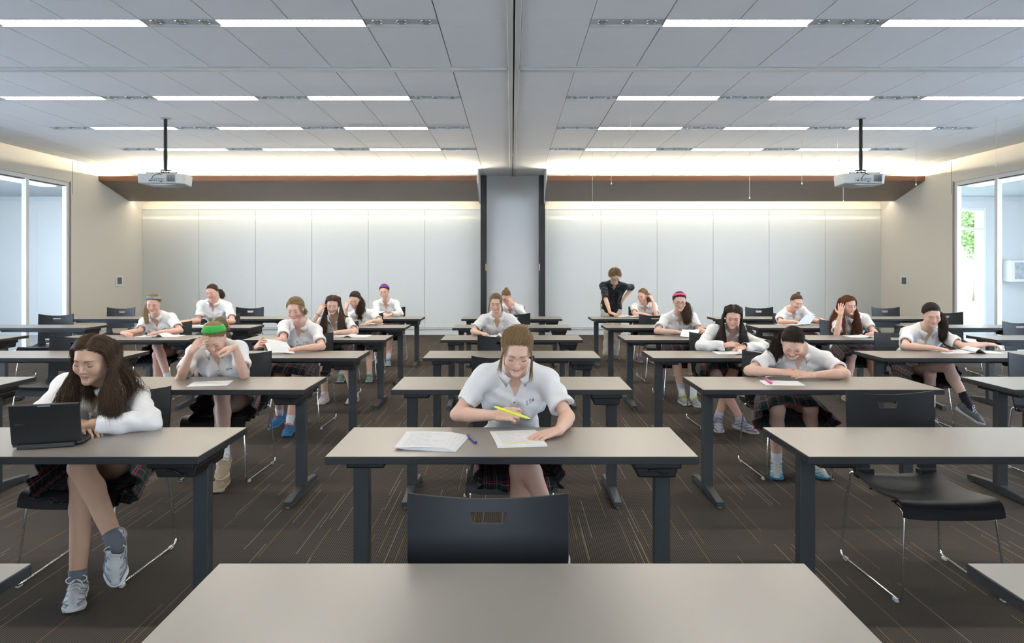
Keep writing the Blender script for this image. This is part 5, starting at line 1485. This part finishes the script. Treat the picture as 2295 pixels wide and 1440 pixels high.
# --- grey headband
p = (-4.10,8.22,.545)
person('P8','girl with a grey headband and a thin side braid, second column left of centre', N=W(352,707,8.02), Hc=W(344,680,7.90), pelvis=p, head=(.22,.42,.06), shw=.155,
  arms={-1:dict(e=WZ(284,744,.79), w=(-4.37,7.66,.782), hand=fl(.9,-.3,ts=1,c=.4)), 1:dict(e=WZ(402,744,.79), w=(-3.98,7.70,.785), hand=fl(-.8,-.3,ts=-1,c=.3))},
  legs=cross(p,-1,ank=(-3.82,7.60,.26),pl=(-4.05,7.80,.085),td=(.1,-.9,-.35)), hair=dict(style='tail', knot=(-.03,.07,-.02), tail=[(-.085,.04,-.04),(-.080,-.05,-.11),(-.07,-.08,-.17),(-.06,-.09,-.24)], tr=.009, waves=6, wave=.004, col=BL, n=800, vol=.013),
  band=((.20,.22,.24),.030,.45,.040), tone='pink', lod=.5, sock=((.7,.7,.7),.08), shoes=(WHT,WHT,WHT,GRY), chair=(-4.13,8.34,0,'black chair the girl with the grey headband sits on'))
# --- long brown hair, arm up
p = (-2.08,8.22,.545)
person('P9','girl with very long brown hair and one raised hand holding her head', N=W(752,713,8.02), Hc=W(746,682,7.90), pelvis=p, head=(.14,.42,.04), shw=.155,
  arms={-1:dict(e=W(698,724,7.78), w=W(716,700,7.84), free=1, hand=dict(d=(.45,.1,.9), b=(-.6,-.7,0), ts=1, c=.4)), 1:dict(e=WZ(803,744,.79), w=(-1.95,7.66,.79), hand=fl(-.8,-.3,ts=-1,c=.4))},
  legs={-1:((-2.17,7.82,.52),(-2.10,7.66,.085),(-.1,-1,0)),1:((-1.95,7.80,.52),(-1.77,7.68,.085),(-.25,-1,0))},
  hair=dict(style='long', part=.0, col=(.075,.043,.022), n=1200, len=.33, wave=.002, back=.25, vol=.010), tone='fair', lod=.5, brow=(.06,.035,.02), sock=((.65,.65,.65),.03), shoes=((.60,.58,.58),(.6,.6,.6),(.5,.2,.25),(.45,.40,.42)),
  chair=(-2.10,8.34,0,'black chair the girl with very long brown hair sits on'))
# --- centre row 4
p = (-.17,8.20,.545)
person('P10','girl with pulled-back light hair reading at the fifth-row centre desk', N=W(1114,706,8.0), Hc=W(1111,679,7.90), pelvis=p, head=(-.06,.34,.05), shw=.155,
  arms={-1:dict(e=WZ(1056,741,.79), w=(-.37,7.68,.782), hand=fl(.8,-.4,ts=1,c=.4)), 1:dict(e=WZ(1172,741,.79), w=(.0,7.70,.785), hand=fl(-.8,-.3,ts=-1,c=.3))},
  legs=flat(p), hair=dict(style='tail', knot=(.0,.095,.0), tail=[(.0,.12,-.05),(.0,.11,-.12)], col=(.24,.155,.085), n=900, vol=.012, locks=[(-1,0,.8),(1,0,.7)]), tone='fair', lod=.5, shoes=(WHT,WHT,WHT,GRY),
  chair=(-.16,8.34,0,'black chair the girl reading at the fifth-row centre desk sits on'), extra=dict(vdepth=.10))
# --- glasses and pink band
p = (1.98,8.22,.545)
person('P11','girl with black glasses and a pink headband, brown ponytail over her shoulder', N=W(1521,703,8.0), Hc=W(1523,675,7.88), pelvis=p, head=(-.08,.30,-.05), shw=.158,
  arms={-1:dict(e=WZ(1468,746,.79), w=(1.855,7.68,.79), hand=fl(.9,-.3,ts=1,c=.6)), 1:dict(e=WZ(1580,742,.79), w=(2.20,7.68,.80), hand=dict(d=(-.6,-.5,.1), b=(.6,-.1,.7), ts=-1, c=.6))},
  legs={-1:((1.87,7.82,.52),(1.90,7.60,.085),(.15,-1,0)),1:((2.07,7.82,.52),(2.0,7.52,.085),(.15,-1,-.05))},
  hair=dict(style='tail', knot=(.045,.070,-.02), tail=[(.085,.04,-.06),(.083,-.03,-.12),(.080,-.07,-.19),(.075,-.08,-.27)], tr=.022, wave=.006, col=BR, n=1000, vol=.008), band=((.62,.045,.20),.030,.50,.045), glasses=(.02,.02,.03),
  tone='fair', lod=.6, brow=(.06,.04,.03), sock=((.55,.57,.60),.13), shoes=((.26,.27,.27),(.60,.60,.58),(.50,.50,.03),(.30,.32,.30)), chair=(1.98,8.36,0,'black chair the girl with the pink headband sits on'), extra=dict(stripes=1,droop=1))
# --- redhead
p = (4.02,8.24,.545)
person('P12','girl with long auburn hair running a hand through it, second column right of centre', N=W(1908,707,8.02), Hc=W(1902,683,7.92), pelvis=p, head=(.12,.34,-.08), shw=.158,
  arms={-1:dict(e=WZ(1880,747,.79), w=W(1884,705,7.78), free=1, hand=dict(d=(.15,.15,.95), b=(-.5,-.8,0), ts=1, c=.35)), 1:dict(e=WZ(1971,744,.79), w=(4.10,7.68,.785), hand=fl(-.85,-.3,ts=-1,c=.25))},
  legs={-1:((3.90,7.84,.50),(3.80,7.75,.085),(-.1,-1,0)),1:((4.12,7.84,.50),(4.22,7.86,.085),(.1,-1,0))},
  hair=dict(style='long', part=.03, side=0, col=RD, n=1200, len=.30, wave=.004, back=.75, vol=.016), tone='pink', lod=.5, brow=(.12,.05,.03), sock=((.6,.6,.6),.05), shoes=(WHT,WHT,(.6,.1,.2),(.5,.1,.2)),
  chair=(4.10,8.60,0,'black chair the girl with auburn hair sits on'))
# --- ponytail, upright
p = (-4.14,9.66,.56)
person('P13','upright girl with a low brown ponytail writing, near the left end of the white board', N=W(481,676,9.46), Hc=W(475,655,9.37), pelvis=p, head=(-.05,.30,.0), s=1.0, shw=.172,
  arms={-1:dict(e=WZ(430,718,.80), w=(-4.42,9.12,.785), hand=fl(.7,-.6,ts=1,c=.3)), 1:dict(e=WZ(524,718,.80), w=(-3.98,9.14,.785), hand=fl(-.7,-.4,ts=-1,c=.3))},
  legs=flat(p), hair=dict(style='tail', knot=(.03,.090,.02), tail=[(.07,.12,-.02),(.085,.12,-.08),(.08,.11,-.13)], tr=.014, col=(.075,.042,.022), n=700, vol=.007), tone='pink', lod=.3, shoes=(WHT,WHT,WHT,GRY),
  chair=(-4.14,9.84,0,'black chair the upright ponytailed girl sits on'))
# --- dark hair, hand at temple
p = (-2.05,9.68,.545)
person('P14','girl with a long dark side ponytail leaning her temple on one hand', N=W(808,698,9.46), Hc=W(795,671,9.36), pelvis=p, head=(-.10,.50,.14), shw=.158,
  arms={-1:dict(e=WZ(768,722,.79), w=W(776,692,9.20), free=1, hand=dict(d=(.2,.1,.95), b=(-.6,-.7,0), ts=1, c=.5)), 1:dict(e=WZ(858,718,.79), w=(-1.86,9.12,.80), hand=fl(-.5,-.7,ts=-1,c=.3))},
  legs={-1:((-2.17,9.28,.52),(-2.27,9.10,.085),(.1,-1,0)),1:((-1.95,9.28,.52),(-1.90,9.12,.085),(.1,-1,0))},
  hair=dict(style='tail', knot=(.05,.07,.03), tail=[(.095,.02,-.03),(.095,-.03,-.11),(.09,-.05,-.20),(.085,-.05,-.28)], tr=.024, wave=.007, col=(.055,.033,.020), n=800, vol=.010), tone='fair', lod=.3, sock=((.6,.6,.6),.03), shoes=((.25,.27,.27),(.5,.5,.5),(.05,.45,.15),(.05,.35,.12)),
  chair=(-2.08,9.82,0,'black chair the girl leaning on one hand, sixth row left, sits on'))
# --- bun girl
p = (3.98,9.68,.545)
person('P15','girl with a small top bun holding papers upright', N=W(1771,694,9.46), Hc=W(1785,677,9.34), pelvis=p, head=(.10,.42,.10), shw=.155,
  arms={-1:dict(e=WZ(1728,717,.79), w=(3.80,9.14,.785), hand=fl(.9,-.3,ts=1,c=.3)), 1:dict(e=WZ(1838,717,.80), w=(4.18,9.12,.80), hand=dict(d=(-.4,-.5,.2), b=(.7,0,.6), ts=-1, c=.8))},
  legs=flat(p), hair=dict(style='bun', knot=(.015,.050,.112), bun=.022, bunc=(.018,.055,.128), bax=(0,.3,1), col=(.11,.065,.034), n=700, vol=.005), tone='pink', lod=.4, shoes=(WHT,WHT,WHT,GRY),
  chair=(3.98,9.84,0,'black chair the girl with the top bun sits on'))
# --- purple headband
p = (-2.02,11.22,.545)
person('P16','girl with a purple headband and long sleeves in the rearmost row', N=W(866,674,11.02), Hc=W(861,653,10.92), pelvis=p, head=(.0,.30,.0), shw=.155, sleeve='long',
  arms={-1:dict(e=(-2.24,10.85,.79), w=(-2.0,10.66,.785), hand=fl(.8,-.3,ts=1,c=.5)), 1:dict(e=(-1.74,10.85,.79), w=(-1.88,10.66,.785), hand=fl(-.6,-.4,ts=-1,c=.6))},
  legs={-1:((-2.11,10.82,.52),(-2.08,10.80,.10),(-.1,-1,0)),1:((-1.93,10.82,.52),(-1.92,10.62,.085),(.1,-1,0))},
  hair=dict(style='tail', knot=(.0,.095,.03), tail=[(.0,.12,-.03),(.0,.12,-.10)], col=(.085,.045,.025), n=900, vol=.016), band=((.26,.05,.40),.026,.50,.048), tone='pink', lod=.3, sock=((.68,.68,.70),.10), shoes=((.35,.37,.40),(.6,.6,.6),(.1,.3,.4),(.1,.2,.3)),
  chair=(-2.0,11.36,0,'black chair the girl with the purple headband sits on'))
# --- centre rear
p = (-.02,11.25,.545)
person('P17','girl with tied-up light hair covering her face with one hand, rearmost centre desk', N=W(1143,684,11.03), Hc=W(1134,664,10.90), pelvis=p, head=(.12,.78,.05), shw=.155, sleeve='long', glasses=(.03,.03,.03),
  arms={-1:dict(e=(-.28,10.75,.79), w=(-.12,10.62,.785), hand=fl(.8,-.3,ts=1,c=.4)), 1:dict(e=W(1171,703,10.74), w=W(1150,682,10.72), free=1, hand=dict(d=(-.45,.1,.85), b=(.6,-.7,.1), ts=-1, c=.5))},
  legs=flat(p), hair=dict(style='bun', knot=(.0,.07,.10), bun=.026, bunc=(.0,.085,.105), col=AS, n=600, vol=.008), tone='pink', lod=.3, shoes=(WHT,WHT,WHT,GRY),
  chair=(-.02,11.40,0,'black chair the girl covering her face sits on'))
# --- blonde beside the teacher
p = (2.16,11.24,.545)
person('P18','girl with a light ponytail looking toward the standing teacher, hand at her ear', N=W(1443,680,11.04), Hc=W(1440,662,10.96), pelvis=p, head=(-.75,.36,.12), shw=.155,
  arms={-1:dict(e=(1.90,10.86,.79), w=(2.08,10.66,.785), hand=fl(.6,-.4,ts=1,c=.3)), 1:dict(e=WZ(1473,708,.79), w=W(1463,675,10.88), free=1, hand=dict(d=(-.35,.1,.9), b=(.7,-.6,0), ts=-1, c=.6))},
  legs={-1:((2.06,10.86,.52),(2.04,10.98,.085),(0,-1,0)),1:((2.26,10.86,.52),(2.24,10.90,.085),(.1,-1,0))},
  hair=dict(style='tail', knot=(.05,.08,.03), tail=[(.06,.11,-.04),(.05,.11,-.12),(.04,.09,-.20)], tr=.020, col=AS, n=700, vol=.010), tone='pink', lod=.4, sock=((.65,.65,.65),.06), shoes=((.22,.10,.18),(.6,.6,.56),(.5,.4,.5),(.3,.1,.2)),
  chair=(2.18,11.42,0,'black chair the girl beside the teacher sits on'))
# --- teacher
person('P19','standing teacher in a black shirt and cream trousers leaning on a desk', N=W(1376,634,11.22), Hc=W(1378,619,11.06), pelvis=(1.66,11.42,.86), head=(.10,.72,-.05), s=1.0, shw=.165, sleeve='darkshort', group=None, standing=True,
  arms={-1:dict(e=W(1356,668,10.98), w=W(1367,700,10.72), free=1, hand=dict(d=(.75,-.5,-.25), b=(0,-.3,.95), ts=1, c=.15)), 1:dict(e=W(1418,644,11.45), w=W(1398,668,11.38), free=1, hand=dict(d=(-.5,-.2,-.75), b=(.7,-.3,.4), ts=-1, c=.3))},
  legs={-1:((1.60,11.30,.47),(1.57,11.33,.075),(-.1,-1,0)),1:((1.74,11.30,.47),(1.72,11.36,.075),(.15,-1,0))},
  hair=dict(style='short', col=(.20,.13,.065), n=1500, vol=.02, w=.0016), tone='tan', lod=.5, glasses=(.15,.12,.1), shoes='sandals', extra=dict(vdepth=.06))
# ================================================================ things on the desks and in hands
ZD = DH+.0006
m_paper = mat('printed_paper', (.76,.77,.78), .7, spec=.3); t = NT(m_paper)
uvn = t.n('ShaderNodeUVMap'); sp = t.n('ShaderNodeSeparateXYZ'); t.l(uvn.outputs[0], sp.inputs[0])
u, v = sp.outputs[0], sp.outputs[1]
row = t.math('FLOOR', t.math('MULTIPLY', v, 34.)); fr = t.math('FRACT', t.math('MULTIPLY', v, 34.))
ln = t.math('MULTIPLY', t.math('GREATER_THAN', fr, .35), t.math('LESS_THAN', fr, .75))
cb = t.n('ShaderNodeCombineXYZ'); t.l(t.math('FLOOR', t.math('MULTIPLY', u, 40.)), cb.inputs[0]); t.l(row, cb.inputs[1])
wn_ = t.n('ShaderNodeTexWhiteNoise', noise_dimensions='2D'); t.l(cb.outputs[0], wn_.inputs['Vector'])
cb2 = t.n('ShaderNodeCombineXYZ'); t.l(row, cb2.inputs[0]); w2 = t.n('ShaderNodeTexWhiteNoise', noise_dimensions='2D'); t.l(cb2.outputs[0], w2.inputs['Vector'])
wid = t.math('MULTIPLY_ADD', w2.outputs['Value'], .5, .45)
box_ = t.math('MULTIPLY', t.math('MULTIPLY', t.math('GREATER_THAN', u, .12), t.math('LESS_THAN', u, wid)), t.math('MULTIPLY', t.math('GREATER_THAN', v, .08), t.math('LESS_THAN', v, .92)))
ink = t.math('MULTIPLY', t.math('MULTIPLY', ln, t.math('GREATER_THAN', wn_.outputs['Value'], .22)), t.math('MULTIPLY', box_, .30))
t.l(t.mix(ink, (.76,.77,.78), (.12,.12,.14)), t.b.inputs['Base Color'])
def sheet(c4, label, curl=0., name='paper_sheet', cat='paper', group=None, th=.0012, m=None, bow=0.):
    """c4: corners TL,TR,BR,BL (x,y,z); bow lifts the middle, curl lifts the near-right corner"""
    TL,TR,BR,BL = (np.array(p, float) for p in c4); n = 14; G = np.zeros((n,n,3)); UV = np.zeros((n,n,2))
    for i in range(n):
        for k in range(n):
            a, b = k/(n-1), i/(n-1); p = (TL*(1-a)+TR*a)*(1-b)+(BL*(1-a)+BR*a)*b
            p[2] += bow*math.sin(a*math.pi)*.5+curl*(a*b)**4*.5; G[i,k] = p; UV[i,k] = (a, 1-b)
    o0 = (TL+TR+BR+BL)/4; mb = MB(); nn = G.reshape(-1,3)
    N_ = np.cross(np.gradient(G,axis=1), np.gradient(G,axis=0)); N_ /= np.linalg.norm(N_,axis=2)[:,:,None]; N_ *= np.sign(N_[0,0,2] or 1)
    A = G+N_*th; fl_ = np.cross(TR-TL, BL-TL)[2] > 0
    mb.grid(A, UV, flip=not fl_); mb.grid(G, UV*0, flip=fl_)
    for e0, e1 in ((A[0],G[0]),(A[-1],G[-1]),(A[:,0],G[:,0]),(A[:,-1],G[:,-1])): mb.grid(np.stack([e0,e1],0))
    V = [v_-o0 for v_ in mb.v]; mb.v = V
    o = obj(name, mb, m or m_paper, None, smooth=.6); o.location = o0; return tag(o, label, cat, group)
def flat4(cx, cy, w, h, rz, z=ZD):
    c, s_ = math.cos(rz), math.sin(rz)
    return [(cx+x*c-y*s_, cy+x*s_+y*c, z) for x, y in ((-w/2,h/2),(w/2,h/2),(w/2,-h/2),(-w/2,-h/2))]
# stack fanned out on the centre desk
for k in range(7):
    sheet(flat4(-.385+.011*k, 3.02-.003*k, .216, .279, -.03-.022*k+(.05 if k%3==1 else 0), ZD+.0012*(6-k)*1.15), f'printed sheet in the fanned stack, second-row centre desk, {["topmost","second from the top","third from the top","fourth from the top","fifth from the top","sixth from the top","lowest"][k]}', group='sheets fanned on the centre desk', bow=.004 if k == 0 else 0)
sheet(flat4(.03, 3.06, .216, .279, .12, ZD), 'stapled page under the highlighting girl\'s paper, only its edge showing', group=None)
rs_ = sheet(flat4(.025, 3.075, .216, .279, .16, ZD+.0016), 'printed sheet with yellow and pink highlighting being marked on the centre desk')
hl = MB(); 
for (a0,a1,b_,c_i) in ((.12,.72,.22,0),(.12,.85,.17,0),(.5,.9,.26,1)):
    q = flat4(.025,3.075,.216,.279,.16,ZD+.0031); TL,TR,BR,BL = map(np.array, q); f_ = lambda a,b: (TL*(1-a)+TR*a)*b+(BL*(1-a)+BR*a)*(1-b)
    hl.add([f_(a0,b_),f_(a1,b_),f_(a1,b_+.022),f_(a0,b_+.022)], [(0,1,2,3)], c_i)
o = obj('highlight_marks', hl, [mat('yellow_marks', (.72,.80,.12), .7), mat('pink_marks', (.80,.35,.60), .7)], None); o.parent = rs_; o.matrix_parent_inverse = Matrix.Translation(-rs_.location)
def pen(p0, p1, r, col, label, cat='pen', name='pen', cap=None, tipc=None):
    p0, p1 = np.array(p0, float), np.array(p1, float); L = np.linalg.norm(p1-p0); u_ = (p1-p0)/L
    root = thing(name, label, cat, tuple((p0+p1)/2)); o_ = np.array(root.location); q0, q1 = p0-o_, p1-o_
    obj('barrel', MB().tube([q0,q0+u_*L*.1,q0+u_*L*.62,q0+u_*L*.64], [r*.8,r,r,r*.9], 12), mat('pen_%d_%d_%d' % tuple(int(c*99) for c in col), col, .3), root, smooth=.7)
    obj('grip', MB().tube([q0+u_*L*.64,q0+u_*L*.9,q0+u_*L*.95], [r*1.05,r*.95,r*.5], 12), mat('pencap_%d' % int(sum(cap or col)*99), cap or col, .4), root, smooth=.7)
    obj('tip', MB().tube([q0+u_*L*.95,q1], [r*.4,r*.2], 8), mat('pen_tip_%d' % int(sum(tipc or (.5,.5,.5))*99), tipc or (.5,.5,.5), .3), root, smooth=.7); return root
a_, b_ = WZ(1046,971,ZD+.007), WZ(1067,991,ZD+.007); pen(b_, a_, .0065, (.035,.04,.22), 'blue translucent ballpoint pen lying between the paper stack and the marked sheet', cap=(.03,.03,.12))
h0, h1 = W(1109,911,3.25), W(1188,938,3.12); pen(h0, h1, .0062, (.75,.85,.05), 'yellow highlighter held by the centre girl', 'highlighter', 'highlighter', cap=(.72,.82,.10), tipc=(.7,.85,.1))
# ring and watch, held by persons
def ring_at(c, ax, r, t_, m, label, cat, name):
    ax = nrm(ax); e1 = nrm(np.cross(ax, (0,.3,1))); e2 = np.cross(ax, e1); a = np.linspace(0,2*math.pi,20,endpoint=False)
    o = obj(name, MB().tube(r*np.outer(np.cos(a),e1)+r*np.outer(np.sin(a),e2), t_, 6, closed=True), m, None, smooth=3); o.location = tuple(c); return tag(o, label, cat)
m_silver = mat('silver', (.8,.8,.8), .2, metal=1.)
pa = PEOPLE['P6']['arm'][1]; ax_ = pa[2]-pa[1]
w_ = thing('wristwatch', 'black wristwatch on the long-haired girl\'s wrist in the fourth row', 'watch', tuple(pa[2]-nrm(ax_)*.004))
e1 = nrm(np.cross(nrm(ax_), (0,0,1))); e2 = np.cross(nrm(ax_), e1); a = np.linspace(0,2*math.pi,20,endpoint=False)
obj('strap', MB().tube(.031*np.outer(np.cos(a),e1)+.031*np.outer(np.sin(a),e2), .008, 6, closed=True, flat=.4), m_blk, w_, smooth=3)
obj('dial', MB().cyl(-e2*.028, -e2*.040, .015, 14), m_blk, w_)
pa = PEOPLE['P9']['arm'][-1]; ring_at(pa[2]-nrm(pa[2]-pa[1])*.03, pa[2]-pa[1], .031, .003, mat('bracelet_red', (.25,.02,.05), .5), 'dark red bracelet on the raised wrist of the girl with very long hair', 'bracelet', 'bracelet')
pa = PEOPLE['P12']['arm'][-1]; ring_at(pa[2]-nrm(pa[2]-pa[1])*.02, pa[2]-pa[1], .031, .003, mat('bracelet_yellow', (.65,.50,.05), .5), 'yellow bracelet on the raised wrist of the auburn-haired girl', 'bracelet', 'bracelet')
# other papers
sheet(flat4(-2.0, 4.53, .25, .20, .20), 'printed sheet on the desk below the girl with the green headband')
sheet(flat4(1.80, 4.55, .255, .19, -.12), 'printed sheet under a pink pen in front of the dark curly-haired girl')
pen(WZ(1717,849,ZD+.009), WZ(1731,859,ZD+.009), .0075, (.72,.03,.25), 'pink pen lying on the sheet in front of the curly-haired girl', cap=(.65,.02,.22))
sheet([W(589,759,6.20),W(642,767,6.24),W(661,792,6.10),W(603,790,6.02)], 'printed sheets held up in the blonde girl\'s hand, fourth row left', bow=.012)
sheet([W(1529,738,7.62),W(1568,737,7.64),W(1562,754,7.50),W(1524,753,7.50)], 'sheet of paper held by the girl with glasses and pink headband', bow=-.015)
sheet([W(1806,705,9.15),W(1829,708,9.12),W(1815,726,9.02),W(1785,727,9.02)], 'pale blue sheets held upright by the girl with the top bun', bow=.006, m=mat('bluish_paper', (.50,.58,.68), .7))
def booklet(name, cx, cy, w, h, rz, label, lift=.03, m=None):
    L_ = flat4(cx, cy, w, h, rz); TL,TR,BR,BL = map(np.array, L_); M0, M1 = (TL+TR)/2, (BL+BR)/2
    root = thing(name, label, 'booklet' if name == 'booklet' else 'notebook', tuple((TL+BR)/2)); o_ = np.array(root.location)
    for k, (a, b, c, d) in enumerate(((TL,M0,M1,BL),(M0,TR,BR,M1))):
        n = 14; G = np.zeros((6,n,3)); UV = np.zeros((6,n,2))
        for i in range(6):
            for j in range(n):
                x_, y_ = j/(n-1), i/5; p = (a*(1-x_)+b*x_)*(1-y_)+(d*(1-x_)+c*x_)*y_
                e = x_ if k == 0 else 1-x_; p[2] += .004+lift*(math.exp(-((e-.86)/.14)**2) if k else .25*math.exp(-((e-.9)/.15)**2))
                G[i,j] = p-o_; UV[i,j] = (x_, 1-y_)
        mb = MB(); fl_ = np.cross(G[0,-1]-G[0,0], G[-1,0]-G[0,0])[2] > 0
        mb.grid(G, UV, flip=not fl_); G2 = G.copy(); G2[:,:,2] = np.maximum(G[:,:,2]-.006, ZD-o_[2]); mb.grid(G2, UV*0, flip=fl_)
        for e0, e1_ in ((G[0],G2[0]),(G[-1],G2[-1]),(G[:,0],G2[:,0]),(G[:,-1],G2[:,-1])): mb.grid(np.stack([e0,e1_],0))
        obj('page_block', mb, m or m_paper, root, smooth=.6)
    return root
q = WZ(1655,791,ZD); booklet('booklet', q[0], q[1], .42, .20, -.05, 'open magazine with curled page under the watch girl\'s hands')
q = WZ(2170,789,ZD); booklet('booklet', q[0], q[1], .52, .22, -.06, 'open stack of stapled sheets being turned by the girl at the right', lift=.045)
q = WZ(360,753,ZD); booklet('booklet', q[0], q[1], .46, .22, .0, 'open booklet in front of the girl with the grey headband', lift=.035)
q = WZ(778,753,ZD); booklet('notebook', q[0], q[1], .50, .25, -.03, 'open ring binder in front of the girl with very long hair', lift=.02)
q = WZ(1114,754,ZD); booklet('booklet', q[0], q[1], .34, .22, -.05, 'open booklet in front of the girl at the fifth-row centre desk', lift=.03)
q = WZ(1934,754,ZD); booklet('notebook', q[0], q[1], .36, .22, -.05, 'open spiral notebook in front of the auburn-haired girl', lift=.012)
q = WZ(833,726,ZD); sheet(flat4(q[0], q[1], .30, .24, .05), 'loose papers in front of the girl leaning on one hand, left of centre', bow=.02)
q = WZ(440,729.5,ZD); sheet(flat4(q[0], q[1], .30, .22, .05), 'sheet being written on by the upright ponytailed girl')
q = WZ(1762,726.5,ZD); sheet(flat4(q[0], q[1], .26, .20, .05), 'flat sheet on the desk of the girl with the top bun')
q = WZ(1405,709,ZD); sheet(flat4(q[0], q[1], .30, .22, .1), 'papers under the standing teacher\'s hand', bow=.02)
q = WZ(1432,709.5,ZD); sheet(flat4(q[0], q[1]-.02, .28, .22, -.05, ZD+.002), 'white papers right of the teacher\'s hand, in front of the blonde girl', bow=.03)
q = WZ(862,709.5,ZD); sheet(flat4(q[0], q[1], .26, .2, 0), 'sheet in front of the girl with the purple headband')
# ---------------------------------------------------------------- laptop
BLc = np.array((-2.108,2.888)); ang = .29
lap = thing('laptop', 'small black laptop with its lid open toward the viewer on the left desk', 'laptop', (BLc[0]+.125*math.cos(ang), BLc[1]+.125*math.sin(ang), ZD), ang)
m_lap = mat('laptop_black', (.012,.013,.013), .42); LW = .131
obj('base', MB().box(-LW,LW,.004,.185,.006,.020), m_lap, lap, bevel=.003)
bat = MB(); bat.box(-LW+.025,LW-.025,-.022,.006,.001,.020); obj('battery', bat, mat('battery_black', (.017,.018,.018), .5), lap, bevel=.003)
hg = MB(); hg.cyl((-LW+.02,.0,.021),(LW-.02,.0,.021),.006,10); obj('hinge', hg, m_lap, lap, smooth=.7)
ld = MB(); M_ = Matrix.Translation((0,-.002,.020))@Matrix.Rotation(.20,4,'X')
ld.box(-LW,LW,-.006,.006,0,.176,M=M_); lid = obj('lid', ld, m_lap, lap, bevel=.004)
sc_ = MB(); sc_.box(-LW+.012,LW-.012,.0062,.0068,.014,.162,M=M_); obj('screen', sc_, mat('laptop_screen', (.05,.06,.08), .2, emit=(.5,.6,.8), estr=.6), lid)
lt = MB(); lt.box(-.024,.022,-.0072,-.0058,.166,.171,M=M_); obj('latch', lt, mat('latch_grey', (.30,.31,.32), .3), lid)
ky = MB()
for r_ in range(5):
    for k in range(12): ky.cbox((-LW+.02+k*.020+.002*r_, .165-r_*.018-.0, .0205), (.016,.014,.003))
obj('keyboard', ky, m_blk, lap)
wm = MB(); LT = {'D':[[(0,0),(0,1),(.55,1),(1,.7),(1,.3),(.55,0),(0,0)]],'E':[[(1,1),(0,1),(0,0),(1,0)],[(0,.5),(.8,.5)]],'L':[[(0,1),(0,0),(1,0)]]}
for i, chh in enumerate('DELL'):
    for pl in LT[chh]:
        wm.tube([np.array(M_@Vector((-LW+.022+i*.0092+a*.0062, -.0064, .088+b*.006))) for a, b in pl], .0007, 4)
obj('wordmark', wm, mat('wordmark_grey', (.10,.10,.10), .4), lid)
prt = MB()
for yy in (.05,.075,.10): prt.cbox((LW+.0005,yy,.012),(.002,.012,.005))
obj('port', prt, mat('port_grey', (.2,.2,.2), .4), lap)
